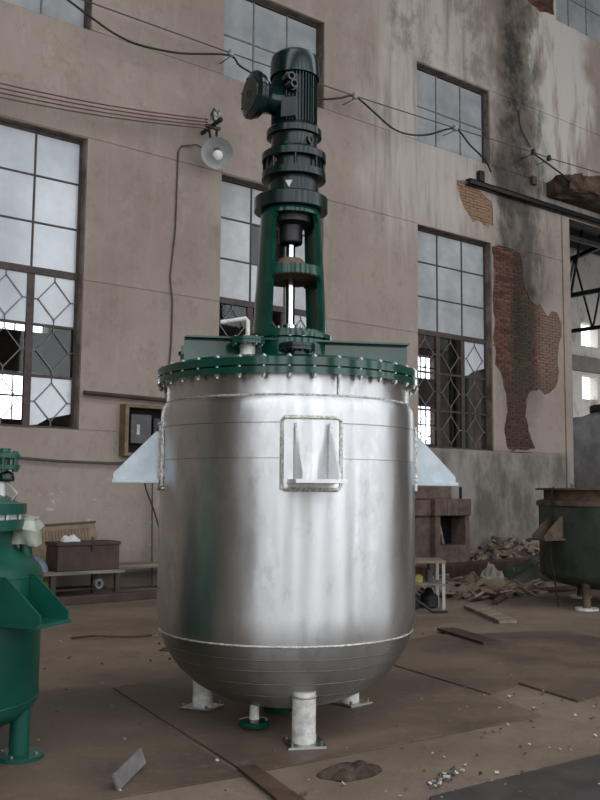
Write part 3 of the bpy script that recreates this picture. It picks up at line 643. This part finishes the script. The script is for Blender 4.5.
# ------------------------------------------------------------------ green vessel at the edge of the picture
def green_vessel():
    c = NV*5.32+RV*-2.12
    root = empty('green_vessel', (c.x, c.y, .013)); tag(root, 'bright green painted vessel cut off by the left picture edge', 'vessel')
    Rg = .64; prof = [(.001, .10)]+[(Rg*math.cos(R(a)), .32-.22*math.sin(R(a))) for a in range(85, -1, -8)]+[(Rg, 1.0), (.628, 1.04), (.58, 1.09), (.50, 1.14), (.47, 1.18), (.47, 1.27)]
    body = MB().lathe(prof, 96, close=False).build('shell', 'vessel_green', root)
    ring(Rg, .32, .006).build('weld_seam', 'vessel_green', body); ring(Rg-.002, 1.0, .006).build('weld_seam', 'vessel_green', body)
    f1 = MB().lathe([(.46, 1.255), (.535, 1.255), (.535, 1.315), (.46, 1.315)], 96, close=False).build('body_flange', 'vessel_green', root)
    ld = MB().lathe([(.46, 1.345), (.535, 1.345), (.535, 1.405), (.49, 1.41), (.40, 1.46), (.2, 1.53), (.001, 1.55)], 96, close=False).build('lid', 'vessel_green', root)
    MB().lathe([(.45, 1.315), (.50, 1.315), (.50, 1.345), (.45, 1.345)], 64, close=False).build('gasket', 'cloth_white', root)
    bmm = bolt_mesh(.018, .06, .06, .012); b = None
    for k in range(20):
        o = put('bolt', bmm, 'nut_steel', f1) if b is None else again(b, f1); b = b or o; o.location = pol(.512, 2*math.pi*k/20, 1.33)
    for k, ang in enumerate((-40, 80, 200)):
        e = pol(1, R(ang)); leg = MB().cyl(e*.57+EZ*.02, .055, .42, 24).build('leg', 'vessel_green', root)
        MB().lathe([(.135, .0), (.135, .022), (.06, .026)], 40, e*.57).build('foot_flange', 'vessel_green', leg)
        for j in range(4): MB().cyl(e*.57+pol(.1, R(45+90*j), .022), .012, .012, 6).build('bolt', 'nut_steel', leg)
    # lug with two gussets, towards the reactor
    a = CAMDIR+R(68); er = pol(1, a); et = Vector((-er.y, er.x, 0))
    lug = MB().obox(er*(Rg+.12)+EZ*.775, er*.13, et*.15, EZ*.01).build('support_lug', 'vessel_green', root)
    for s in (-.12, .12):
        MB().prism([(Rg-.04, .785), (Rg-.04, 1.02), (Rg+.02, 1.02), (Rg+.25, .83), (Rg+.25, .785)], et*.012, lambda p, q: er*p+et*(s-.006)+EZ*q).build('gusset', 'vessel_green', lug)
    # side nozzle wrapped in film, and the fitting on top
    n = RV*.53+NV*.1; nz = MB().cyl(n+EZ*1.05, .035, .17, 20).build('nozzle', 'vessel_green', root)
    w = MB().lathe([(.05, 0), (.085, .015), (.09, .07), (.1, .1), (.06, .135), (.07, .15)], 20, n+EZ*1.165).mesh('film')
    for v in w.vertices: v.co += Vector((noise.noise(v.co*14), noise.noise(v.co*14+Vector((3, 3, 3))), noise.noise(v.co*11)))*.05
    put('film_wrap', w, 'plastic_wrap', nz)
    q = RV*.40+NV*.0; st = MB().cyl(q+EZ*1.40, .028, .22, 18).build('sight_pipe', 'cloth_white', root)
    vm = MB().lathe([(.085, 1.60), (.085, 1.625), (.03, 1.63), (.03, 1.66), (.085, 1.665), (.085, 1.69), (.03, 1.70), (.03, 1.72)], 28, q+RV*.02).build('valve', 'vessel_green', root)
    for k in range(6): MB().cyl(q+RV*.02+pol(.068, R(60*k), 1.585), .012, .12, 6).build('bolt', 'vessel_green', vm)
    MB().lathe([(.045, 0), (.05, .02), (.04, .05), (.02, .06)], 16, q+RV*.03+EZ*1.53).build('elbow', 'green_paint_dark', vm)
    MB().tube([q+RV*.06+EZ*1.41, q+RV*.1+EZ*1.46, q+RV*.02+EZ*1.55], .008, 6).build('wire', 'nut_steel', st)
green_vessel()

def old_tank():
    c = NV*12.75+RV*4.33
    root = empty('old_tank', (c.x, c.y, 0)); tag(root, 'dull dark green tank with rusty rim on pipe legs, cut by right edge', 'tank')
    prof = [(.001, .2)]+[(1.0*math.cos(R(a)), .46-.26*math.sin(R(a))) for a in range(85, -1, -8)]+[(1.0, 1.36)]
    sh = MB().lathe(prof, 72, close=False).build('shell', 'old_green', root)
    MB().lathe([(1.0, 1.33), (1.03, 1.34), (1.03, 1.40), (.96, 1.42), (.93, 1.42), (.93, 1.55)], 72, close=False).build('rim', 'rust_rim', root)
    MB().lathe([(.001, 1.55), (1.04, 1.55), (1.04, 1.575), (.001, 1.60)], 72, close=False).build('cover_plate', 'rust_rim', root)
    for ang in (-172, -52, 68):
        e = pol(1, R(ang)); leg = MB().cyl(e*.84, .055, .4, 16).build('leg', 'rust_rim', root)
        MB().lathe([(.15, 0), (.15, .03)], 24, e*.84).build('foot_flange', 'white_paint', leg)
    a = CAMDIR-R(66); er = pol(1, a); et = Vector((-er.y, er.x, 0))
    lug = MB().obox(er*1.15+EZ*.9, er*.17, et*.17, EZ*.012).build('support_lug', 'rust_rim', root)
    for s in (-.12, .12):
        MB().prism([(.98, .91), (.98, 1.2), (1.03, 1.2), (1.3, .95), (1.3, .91)], et*.014, lambda p, q: er*p+et*s+EZ*q).build('gusset', 'rust_rim', lug)
    MB().cyl(pol(1.0, CAMDIR-R(8), 1.22), .035, .03, 14, pol(1, CAMDIR-R(8))).build('nozzle', 'dark_iron', root)
    MB().tube([er*1.02+EZ*1.6, er*1.06+EZ*1.5, er*1.04+EZ*1.2, er*1.1+EZ*.7, er*1.02+EZ*.3, er*.98+EZ*.01], .01, 5).build('loose_wire', 'cable_black', root)
old_tank()
def grey_drum():
    c = NV*15.2+RV*5.5
    root = empty('steel_drum_vessel', (c.x, c.y, 0)); tag(root, 'dark grey steel vessel with flat lid standing behind the old green tank', 'vessel')
    MB().lathe([(.001, .5), (.5, .5), (.86, .65), (.86, 2.6), (.80, 2.78), (.6, 2.86)], 64, close=False).build('shell', 'grey_steel', root)
    MB().lathe([(.66, 2.86), (.66, 2.96), (.001, 2.98)], 64, close=False).build('lid', 'dark_iron', root)
    for ang in (-40, 80, 200): MB().cyl(pol(.6, R(ang)), .07, .62, 14).build('leg', 'dark_iron', root)
    er = (-RV*.9-NV*.44).normalized(); et = Vector((-er.y, er.x, 0))
    MB().obox(er*.9+EZ*2.1, er*.05, et*.35, EZ*.65).build('side_panel', 'grey_steel', root)
    g = -NV; MB().prism([(.84, 1.45), (.84, 1.95), (1.15, 1.5), (1.15, 1.45)], RV*.02, lambda p, q: g*p+RV*.15+EZ*q).build('gusset', 'rust_rim', root)
grey_drum()

# ------------------------------------------------------------------ on the wall: lamp, wires, boxes
def lamp():
    root = empty('wall_lamp', (8.0, WY, 7.1)); tag(root, 'enamel dish lamp with a bare bulb on a wall bracket', 'lamp')
    d = Vector((-.40, -.70, -.58)).normalized(); c = Vector((.02, -.5, .02))
    MB().lathe([(.05, -.13), (.10, -.11), (.2, -.04), (.262, .02), (.268, .028), (.255, .022), (.19, -.025), (.09, -.09), (.001, -.1)], 40, c, d, close=False).build('lamp_shade', 'enamel_grey', root)
    MB().lathe([(.045, -.22), (.055, -.2), (.06, -.06), (.06, .03), (.045, .05)], 20, c, d).build('lamp_holder', 'enamel_dark', root)
    MB().lathe([(.035, .04), (.05, .08), (.085, .15), (.088, .19), (.06, .235), (.001, .25)], 24, c, d, close=False).build('bulb', 'bulb_glass', root)
    b = MB().bar((.02, 0, .5), (.02, -.62, .56), .05, .05); b.bar((-.06, -.34, .5), (-.04, -.42, .17), .03, .03).bar((.1, -.34, .5), (.06, -.42, .17), .03, .03).bar((-.12, -.35, .5), (.16, -.35, .5), .05, .05)
    b.build('bracket', 'dark_iron', root)
    k = 0
    for x, y, z in ((-.1, -.35, .53), (-.02, -.36, .55), (.06, -.35, .55), (.14, -.38, .56), (.02, -.55, .56), (-.05, -.52, .56)):
        MB().lathe([(.012, 0), (.012, .06), (.03, .065), (.034, .09), (.02, .11), (.026, .13), (.001, .14)], 12, (x, y, z), close=False).build('insulator', 'porcelain', root)
    t = MB()
    for i in range(7):
        p = Vector((rnd.uniform(-.1, .16), -.4, .6)); t.tube([p, p+Vector((rnd.uniform(-.05, .05), rnd.uniform(-.05, .05), .1)), p+Vector((rnd.uniform(-.12, .12), rnd.uniform(-.08, .08), .2))], .008, 4)
    t.build('wire_ends', 'cable_black', root)
lamp()
for i, (z0, z1, m, nm) in enumerate(((7.30, 7.70, 'cable_red', 'uppermost'), (7.23, 7.645, 'cable_red', 'second'), (7.16, 7.59, 'cable_red', 'third'), (7.09, 7.54, 'conduit', 'lowest'))):
    p = [(-6.9, 12.72, z0-2.6+.6), (0, 12.72, z0-.9)]+[(4.2+(7.9-4.2)*k/6, 12.72, z0+(z1-z0)*k/6-.06*math.sin(math.pi*k/6)) for k in range(7)]
    o = MB().tube(p[2:] if i < 0 else [(-6.9, 12.72, z0-.6)]+p[2:], .011, 5).build('overhead_wire', m)
    tag(o, nm+' of the parallel thin wires running left from the wall lamp', 'wire', 'parallel wires to the lamp')
cab = [(3.6, 9.35), (5.0, 9.05), (5.78, 8.778), (6.18, 8.647), (6.62, 8.606), (7.36, 8.70), (8.30, 8.96), (8.55, 8.84), (8.93, 8.76), (9.6, 8.62), (10.34, 8.74), (10.83, 8.896), (11.2, 9.03), (11.72, 8.84), (12.1, 8.68), (12.4, 8.631), (12.8, 8.67), (13.25, 8.80), (14.0, 9.11), (14.46, 8.87), (14.94, 8.65), (15.13, 8.43)]
def smooth(p, n=5):
    out = []
    for i in range(len(p)-1):
        a, b, c, d = (Vector(p[max(i-1, 0)]), Vector(p[i]), Vector(p[i+1]), Vector(p[min(i+2, len(p)-1)]))
        for k in range(n):
            t = k/n; out.append(.5*((2*b)+(c-a)*t+(2*a-5*b+4*c-d)*t*t+(3*b-a-3*c+d)*t**3))
    return out+[Vector(p[-1])]
tag(MB().tube(smooth([(x, 12.75, z) for x, z in cab]), .02, 6).build('power_cable', 'cable_black'), 'thick black cable sagging between the wall insulators behind the motor', 'cable')
st = [(3.6, 9.0), (5.82, 9.02), (8.36, 9.014), (11.2, 9.041), (14.0, 9.125), (16.59, 9.226), (17.17, 9.222), (19.18, 9.316), (24, 9.5)]
tag(MB().tube([(x, 12.75, z) for x, z in st], .012, 5).build('support_wire', 'conduit'), 'thin taut wire strung high across the whole wall', 'wire')
tag(MB().tube([(16.59, 12.75, 9.22), (16.2, 12.8, 8.9), (15.8, 12.85, 8.72), (15.4, 12.9, 8.62)], .012, 5).build('slack_wire', 'conduit'), 'slack thin wire drooping from a wall insulator over the black stain', 'wire')
tag(MB().tube([(16.59, 12.75, 9.2), (16.9, 12.5, 8.9), (17.35, 12.3, 8.6)], .022, 5).build('stay_cable', 'cable_black'), 'dark cable slanting down to the broken canopy slab', 'cable')
tag(MB().tube([(16.5, 13.06, 10.3), (16.52, 13.06, 10.0), (16.6, 13.05, 9.8), (16.9, 13.05, 9.5)], .016, 5).build('rope_end', 'cable_black'), 'frayed dark rope end hanging on the wall above the canopy', 'rope')
for i, (x, z, nm) in enumerate(((8.36, 9.014, 'above the wall lamp'), (11.2, 9.041, 'right of the green motor'), (14.0, 9.125, 'in front of the upper window by lime stains'), (16.59, 9.226, 'beside the black drain stain'), (17.17, 9.222, 'above the broken canopy'))):
    e = empty('wire_insulator', (x, WY, z)); MB().tube([(0, 0, -.06), (0, -.25, -.06), (0, -.35, -.03)], .008, 6).build('pin', 'dark_iron', e)
    MB().lathe([(.02, -.07), (.055, -.05), (.06, -.01), (.035, 0), (.05, .03), (.045, .055), (.015, .07)], 16, (0, -.35, 0)).build('body', 'porcelain' if i < 3 else 'dark_iron', e)
    tag(e, 'small wire insulator on a pin '+nm, 'insulator', 'insulators along the wall')
tag(MB().tube([(8.0, 12.75, 7.16), (7.85, 13.0, 7.33), (7.61, 13.07, 7.27), (7.55, 13.075, 7.15), (7.53, 13.075, 5.8), (7.45, 13.075, 5.0), (7.505, 13.075, 4.6), (7.5, 13.075, 3.9), (7.42, 13.075, 2.85)], .013, 6).build('lamp_lead', 'conduit'), 'thin cable running down the wall from the lamp to the control box', 'cable')
sb = MB().box(15.05, 15.2, WY-.12, WY, 8.28, 8.52).build('junction_box', 'dark_iron', None, .008); tag(sb, 'small black junction box on the wall at the end of the thick cable', 'box')
bx = MB().box(16.9, 17.05, WY-.1, WY, 8.62, 8.82); tag(bx.build('switch_box', 'rust_rim', None, .008), 'little rusty switch box above the channel beam', 'box')
def control_box():
    root = empty('control_box', (6.62, WY, 2.03)); tag(root, 'open wooden control box with dark switchgear on the wall', 'box')
    m = MB().box(0, .82, -.2, -.0, 0, .05).box(0, .82, -.2, 0, .76, .81).box(0, .06, -.2, 0, .05, .76).box(.76, .82, -.2, 0, .05, .76); m.build('case', 'wood_tan', root)
    MB().box(.06, .76, -.03, -.01, .05, .76).build('back_panel', 'dark_void', root)
    MB().box(.14, .5, -.12, -.03, .2, .66).build('switch_block', 'enamel_dark', root, .01)
    MB().box(.24, .29, -.125, -.12, .34, .5).build('paper_label', 'paper', root)
    MB().box(.55, .7, -.1, -.03, .35, .62).build('fuse_block', 'dark_iron', root, .01)
control_box()
tag(MB().tube([(5.96, 13.0, 2.97), (7.0, 13.0, 2.955), (8.6, 13.0, 2.93)], .035, 8).build('wall_pipe', 'wood_brown'), 'dark brown pipe along the wall above the control box', 'pipe')
tag(MB().tube([(4.4, 13.02, 1.99), (4.93, 13.02, 1.955), (5.6, 13.02, 1.92), (6.4, 13.02, 1.91), (7.0, 13.02, 1.93), (7.4, 13.02, 1.98), (8.2, 13.02, 2.05)], .02, 6).build('wall_hose', 'conduit'), 'dark hose hung along the wall below the control box', 'hose')
tag(MB().tube([(6.95, 12.95, 2.02), (6.97, 12.95, 1.75), (7.04, 12.95, 1.5), (7.2, 12.95, 1.15), (7.32, 12.95, .8), (7.36, 12.9, .42)], .014, 5).build('hanging_cable', 'cable_black'), 'black cable slanting down below the control box', 'cable')
tag(MB().tube([(7.17, 13.0, 2.02), (7.18, 13.0, 1.2), (7.2, 13.0, .42), (7.2, 12.98, .02)], .014, 5).build('hanging_cable', 'conduit'), 'brown cable hanging straight down below the control box', 'cable')

# ------------------------------------------------------------------ bench by the wall
def bench():
    root = empty('low_bench', (5.2, 12.2, 0)); tag(root, 'low wooden bench against the wall carrying the brown toolbox', 'bench')
    MB().box(-1.6, .95, -.32, .5, .345, .39).build('bench_top', 'wood_grey', root)
    for x in (-1.45, -.1, .85):
        for y in (-.28, .45): MB().box(x-.035, x+.035, y-.03, y+.03, 0, .345).build('leg', 'wood_brown', root)
    MB().box(-1.45, .82, -.05, .3, .1, .13).build('lower_board', 'wood_brown', root)
bench()
def toolbox():
    root = empty('toolbox', (5.62, 12.12, .392)); tag(root, 'dark brown wooden toolbox on the low bench', 'toolbox')
    MB().box(-.46, .46, -.2, .2, 0, .34).build('body', 'wood_brown', root, .008)
    MB().box(-.475, .475, -.215, .215, .34, .39).build('lid', 'wood_brown', root, .008)
    MB().box(.03, .06, -.226, -.215, .27, .4).build('hasp', 'dark_iron', root); MB().lathe([(.02, 0), (.022, .03), (.01, .06)], 10, (.045, -.2, .4)).build('catch', 'rust_rim', root)
toolbox()
def crumple(name, c, sx, sy, h, mat, label, cat, seed=0, n=18, parent=None, amp=1.):
    vv = []; ff = []
    for j in range(n+1):
        for i in range(n+1):
            u, v = i/n*2-1, j/n*2-1; r = math.hypot(u, v)
            p = Vector((u*2.3+seed, v*2.3, seed)); e = max(0, 1-r**2.2)
            q = 1+.25*noise.noise(Vector((math.atan2(v, u)*1.2+seed, seed, 1)))
            if r > 1: u, v = u/r, v/r
            z = h*(e**.7)*(.62+.55*noise.noise(p*1.1)*amp+.2*noise.noise(p*2.6)*amp)
            vv.append((c[0]+u*sx*q, c[1]+v*sy*q, c[2]+max(0, z)+.003))
    for j in range(n):
        for i in range(n): a = j*(n+1)+i; ff.append((a, a+1, a+n+2, a+n+1))
    m = MB().add(vv, ff); m.sm = True; o = m.build(name, mat, parent)
    s = o.modifiers.new('thick', 'SOLIDIFY'); s.thickness = .006
    if label: tag(o, label, cat)
    return o
crumple('white_rag', (5.40, 12.08, .782), .14, .12, .13, 'cloth_white', 'crumpled white rag lying on the brown toolbox', 'rag', 3)
crumple('blue_bag', (4.92, 12.1, .392), .17, .18, .26, 'plastic_blue', 'crumpled blue plastic bag on the bench left of the toolbox', 'bag', 8)
crumple('yellow_bag', (5.12, 12.33, .132), .16, .07, .12, 'plastic_yellow', 'yellow bag lying on the board under the bench', 'bag', 5)
def slat_panel():
    root = empty('slatted_panel', (5.66, 12.72, .392), 0); root.rotation_euler = (R(-11), R(-3), 0); tag(root, 'tan slatted panel leaning on the wall behind the toolbox', 'panel')
    MB().box(-.5, .5, 0, .02, 0, .60).build('board', 'cardboard', root); MB().box(-.51, .51, -.015, .03, .60, .63).build('top_edge', 'wood_brown', root)
    m = None
    for k in range(16):
        x = -.38+k*.05
        if m is None: m = MB().box(-.009, .009, -.012, 0, .36, .53).build('slat', 'wood_tan', root); o = m
        else: o = again(m, root)
        o.location = (x, 0, 0)
slat_panel()
rl = empty('tape_roll', (5.78, 11.95, .132)); MB().lathe([(.035, -.03), (.07, -.03), (.07, .03), (.035, .03), (.035, -.03)], 28, (0, 0, .07), (.2, -1, 0), close=False).build('roll', 'window_grey', rl); tag(rl, 'pale roll of tape under the bench', 'roll')
tag(MB().box(6.2, 7.9, 12.45, 12.95, .34, .39).build('shelf_board', 'wood_grey'), 'grey board shelf continuing right of the low bench', 'shelf')
for x in (6.4, 7.7): MB().box(x-.03, x+.03, 12.55, 12.61, 0, .34).build('leg', 'wood_brown', bpy.data.objects['shelf_board'])
tag(MB().box(3.2, 8.2, 11.45, 11.62, 0, .11).build('floor_curb', 'wood_brown', None, .01), 'long dark timber curb on the floor in front of the bench', 'timber')
tag(MB().box(6.25, 7.6, 11.75, 12.15, .0, .05).build('loose_board', 'wood_tan'), 'short tan board on the floor right of the bench', 'board')

# ------------------------------------------------------------------ stove, rack and scrap by the wall on the right
def stove():
    root = empty('brick_stove', (13.2, 12.62, 0)); tag(root, 'plastered brick stove with a dark fire opening under the window', 'stove')
    m = MB().box(-.0, .14, 0, .46, .0, 1.05).box(.86, .98, 0, .46, 0, 1.05).box(.14, .86, 0, .46, 0, .47).box(.14, .86, .4, .46, .47, 1.05)
    m.build('firebox', 'stove_brick', root); MB().box(.14, .86, .38, .4, .47, 1.05).build('dark_back', 'dark_void', root)  # near-black panel across the back of the opening
    MB().box(-.85, -.0, .12, .46, 0, 1.05).build('side_block', 'stove_brick', root, .02)
    for k, (a, b) in enumerate(((-.04, .3), (.31, .63), (.64, 1.0))): MB().box(a, b, -.04, .46, 1.05, 1.38).build('coping_block', 'stove_brick', root, .012)
    MB().box(-.85, -.05, .06, .46, 1.05, 1.36).build('coping_block', 'stove_brick', root, .012)
    MB().box(-.85, .8, .3, .46, 1.38, 1.62).build('back_wall', 'stove_brick', root, .012)
    MB().tube([(.95, .2, 1.38), (.95, .2, 1.62)], .03, 8).build('flue_stub', 'dark_iron', root)
    MB().bar((.17, -.05, .5), (.2, .1, .95), .02, .05).build('poker_stick', 'wood_grey', root)
stove()
def rack():
    root = empty('steel_rack', (8.9, 8.55, 0), R(-38)); tag(root, 'small pale metal rack with two shelves beside the reactor', 'rack')
    MB().box(-1.0, .12, -.3, .3, .60, .63).build('top_shelf', 'wood_grey', root); MB().box(-1.0, .12, -.3, .3, .32, .345).build('shelf', 'window_grey', root)
    for x in (-.97, .09):
        for y in (-.27, .27): MB().box(x-.02, x+.02, y-.02, y+.02, 0, .6).build('leg', 'enamel_grey', root)
rack()
def at_rack(x, y, z):
    a = R(-38); return (8.9+x*math.cos(a)-y*math.sin(a), 8.55+x*math.sin(a)+y*math.cos(a), z)
p = at_rack(-.22, -.18, .346); e = empty('yellow_tin', p, R(-38)); MB().box(-.05, .05, -.05, .05, 0, .09).build('tin', 'plastic_yellow', e, .006); MB().lathe([(.03, 0), (.03, .015)], 12, (0, 0, .09)).build('lid', 'plastic_yellow', e); tag(e, 'small yellow tin on the pale metal rack', 'tin')
p = at_rack(-.42, -.15, .346); e = empty('pale_jar', p); MB().lathe([(.06, 0), (.065, .1), (.045, .14), (.045, .16)], 18).build('jar', 'cloth_white', e); MB().lathe([(.05, 0), (.05, .025)], 16, (0, 0, .16)).build('lid', 'enamel_grey', e); tag(e, 'pale jar on the metal rack next to the yellow tin', 'jar')
p = at_rack(-.06, .0, .346); e = empty('dark_bottle', p); MB().lathe([(.05, 0), (.05, .14), (.02, .18), (.02, .22)], 16).build('bottle', 'enamel_dark', e); MB().lathe([(.024, 0), (.024, .02)], 12, (0, 0, .22)).build('cap', 'dark_iron', e); tag(e, 'dark bottle on the metal rack', 'bottle')
for i, (x, y, r) in enumerate(((-.3, -.1, .11), (-.05, .05, .12), (-.55, 0, .13))):
    p = at_rack(x, y, 0); e = empty('motor_casting', p); MB().lathe([(r*.5, 0), (r, .02), (r, .16), (r*.6, .2), (r*.3, .26)], 20).build('casting', 'dark_iron', e); MB().cyl((0, 0, .26), r*.15, .05, 10).build('spindle', 'nut_steel', e)
    tag(e, ['dark machine casting under the front of the rack', 'dark machine casting under the outer end of the rack', 'dark machine casting deep under the rack by the reactor'][i], 'casting', 'castings under the rack')
tag(MB().tube([at_rack(-.5, -.6, .03), at_rack(-.4, -.5, .12), at_rack(-.3, -.46, .16), at_rack(-.2, -.48, .1), at_rack(-.1, -.52, .025), at_rack(.1, -.5, .025)], .02, 6).build('black_hose', 'cable_black'), 'short black hose curled in front of the rack', 'hose')
def sheet(name, poly, z, th, mat, label, cat):
    o = MB().prism(poly, (0, 0, th), XY(z)).build(name, mat); return tag(o, label, cat)
sheet('plank', [(9.45, 8.2), (8.66, 7.0), (8.46, 7.1), (9.2, 8.3)], .005, .04, 'wood_grey', 'grey plank lying on the floor right of the reactor', 'plank')
sheet('plank', [(7.62, 7.0), (7.3, 6.1), (7.1, 6.15), (7.42, 7.08)], .018, .025, 'wood_brown', 'short dark board on the floor near the big steel sheets', 'plank')
g = MB(); a = Vector((11.2, 11.15, 0)); b = Vector((17.9, 11.9, 0)); t = (b-a).normalized(); w = Vector((-t.y, t.x, 0))
g.obox((a+b)/2+EZ*.13, (b-a)/2, w*.15, EZ*.13); tag(g.build('rusty_girder', 'rust_girder', None, .015), 'long rusty box girder lying along the wall by the rubble', 'girder')
for i, (x0, y0, x1, y1, z, lb) in enumerate(((10.4, 10.35, 12.4, 10.75, .04, 'uppermost thin rusty bar in the scrap before the girder'), (10.3, 9.1, 12.3, 8.8, .04, 'middle thin rusty bar lying in the scrap'), (9.8, 8.3, 10.5, 8.7, .04, 'thin rusty bar closest to the old tank leg'))):
    a = Vector((x0, y0, z)); b = Vector((x1, y1, z)); tag(MB().tube([a, (a+b)/2, b], .04, 8).build('rusty_bar', 'rust_girder'), lb, 'bar', 'rusty bars in the scrap')
crumple('white_scrap_bag', (12.0, 10.2, .0), .25, .2, .4, 'cardboard_pale', 'crumpled pale sack lying in the scrap before the girder', 'sack', 11)
crumple('scrap_sheet', (13.4, 10.5, .0), .8, .45, .42, 'old_green', 'crumpled greenish tarpaulin in the scrap behind the old tank', 'tarpaulin', 14)
crumple('brown_sacking', (11.3, 9.6, .0), .7, .3, .2, 'cardboard', 'flat brown sacking on the scrap heap right of the rack', 'sacking', 21)
crumple('rag_heap', (3.37, 3.86, 0), .2, .13, .05, 'cloth_dark', 'dark brown rag on the floor in front of the reactor leg', 'rag', 17, 22)
def stuff(name, n, fn, mat, label, cat):
    m = MB()
    for k in range(n):
        c, s = fn(k); q = Matrix.Rotation(rnd.uniform(0, 6.3), 3, 'Z')@Matrix.Rotation(rnd.uniform(-.6, .6), 3, 'X')@Matrix.Rotation(rnd.uniform(-.6, .6), 3, 'Y')
        m.obox(c, q@Vector((s[0], 0, 0)), q@Vector((0, s[1], 0)), q@Vector((0, 0, s[2])))
    o = m.build(name, mat); tag(o, label, cat, kind='stuff'); return o
def f_rub(k):
    x = 14.4+3.8*rnd.random(); d = rnd.random(); y = 12.9-.62*d; h = .62*(1-d)*(.75+.25*math.sin(x*2.1))
    s = rnd.uniform(.5, 1.1); return Vector((x, y, rnd.uniform(.0, 1)*h+.03)), (.09*s, .055*s, .03*s)
stuff('brick_rubble', 520, f_rub, 'rubble', 'heap of broken brick and plaster along the wall foot', 'rubble')
def f_scrap(k):
    x = rnd.uniform(9.9, 12.2); y = rnd.uniform(8.8, 10.9); s = rnd.uniform(.4, 1.5); return Vector((x, y, .03)), (.13*s, .07*s, .014)
stuff('scrap_litter', 200, f_scrap, 'rubble', 'scattered offcuts and litter between girder and old tank', 'litter')
def f_lit(k):
    while True:
        x = rnd.uniform(2.2, 7.5); y = rnd.uniform(2.6, 9)
        if rnd.random() < .25 or y < 4.02 or (x > 5.3 and y < 5): break
    s = rnd.uniform(.4, 1.3)*(.6+.1*y); return Vector((x, y, .012)), (.009*s, .007*s, .003*s)
stuff('floor_litter', 420, f_lit, 'litter', 'small chips and grit scattered over the floor', 'litter')
def f_pile(k):
    t = rnd.random(); x = 3.55+.3*t+rnd.gauss(0, .03); y = 3.42+.12*t+rnd.gauss(0, .025); s = rnd.uniform(.3, 1.2); return Vector((x, y, .01)), (.011*s, .008*s, .004*s)
stuff('plaster_crumbs', 60, f_pile, 'litter', 'streak of whitish crumbs on the dirt before the steel sheet', 'crumbs')

# ------------------------------------------------------------------ steel sheets on the floor
sheet('steel_sheet', [(3.29, 6.5), (2.9, 4.16), (3.2, 4.13), (5.22, 4.03), (5.42, 4.66), (5.75, 6.6)], .002, .012, 'sheet_steel', 'big rusty steel sheet under the reactor', 'steel sheet')
sheet('steel_sheet', [(.6, 6.9), (.3, 4.35), (1.4, 4.28), (2.14, 4.22), (2.86, 4.14), (3.25, 6.5), (3.0, 6.7)], .002, .010, 'sheet_steel', 'rusty steel sheet between the green vessel and the reactor', 'steel sheet')
sheet('steel_sheet', [(5.45, 4.66), (5.95, 4.80), (5.79, 4.14), (6.15, 4.18), (8.2, 4.4), (8.6, 6.3), (7.2, 6.9), (5.78, 6.6)], .002, .014, 'sheet_steel', 'rusty steel sheet with a notched edge right of the reactor', 'steel sheet')
sheet('steel_sheet', [(4.75, 3.24), (3.4, 3.3), (2.9, 2.5), (5.2, 2.3)], .002, .012, 'dark_steel_sheet', 'dark grey steel sheet in the lower right corner', 'steel sheet')
sheet('steel_strip', [(2.9, 4.25), (3.0, 4.22), (2.86, 3.6), (2.74, 3.63)], .016, .008, 'rust_girder', 'narrow rusty strip lying across the front edge of the sheets', 'strip')
o = MB().obox((0, 0, .055), (.2, 0, .012), (0, .006, 0), (-.004, 0, .042)).build('metal_offcut', 'window_grey'); o.location = (2.36, 4.41, .012); o.rotation_euler = (R(-20), 0, R(41)); tag(o, 'bent grey metal offcut standing on the sheet near the green vessel', 'offcut')
tag(MB().tube([(4.0, 8.85, .015), (4.2, 8.75, .03), (4.5, 8.6, .015), (4.75, 8.55, .015)], .012, 5).build('bent_rod', 'rust_girder'), 'thin bent rod on the floor behind the green vessel', 'rod')
crumple('floor_rag', (4.55, 7.75, 0), .16, .08, .04, 'cloth_dark', 'small dark scrap of cloth on the floor left of the reactor', 'rag', 31, 12)

# ------------------------------------------------------------------ green outside the far windows
for i, (x, z, lb) in enumerate(((7.0, 3.5, 'leafy shrub glimpsed through the low panes of the left window'), (20.9, 3.35, 'leafy shrub glimpsed through the empty casement beside the lug'))):
    e = empty('shrub', (x, 22.5, 0)); tag(e, lb, 'shrub', 'shrubs outside the far hall')
    MB().tube([(0, 0, 0), (.1, 0, 1.5), (0, 0, z-.3)], .06, 6).build('stem', 'wood_brown', e)
    m = MB()
    for k in range(260):
        c = Vector((rnd.gauss(0, .5), rnd.gauss(0, .3), z-.35+rnd.gauss(0, .35))); q = Matrix.Rotation(rnd.uniform(0, 6.3), 3, 'Z')@Matrix.Rotation(rnd.uniform(-1, 1), 3, 'X')
        m.obox(c, q@Vector((.09, 0, 0)), q@Vector((0, .035, 0)), q@Vector((0, 0, .003)))
    m.build('foliage', 'leaf', e)
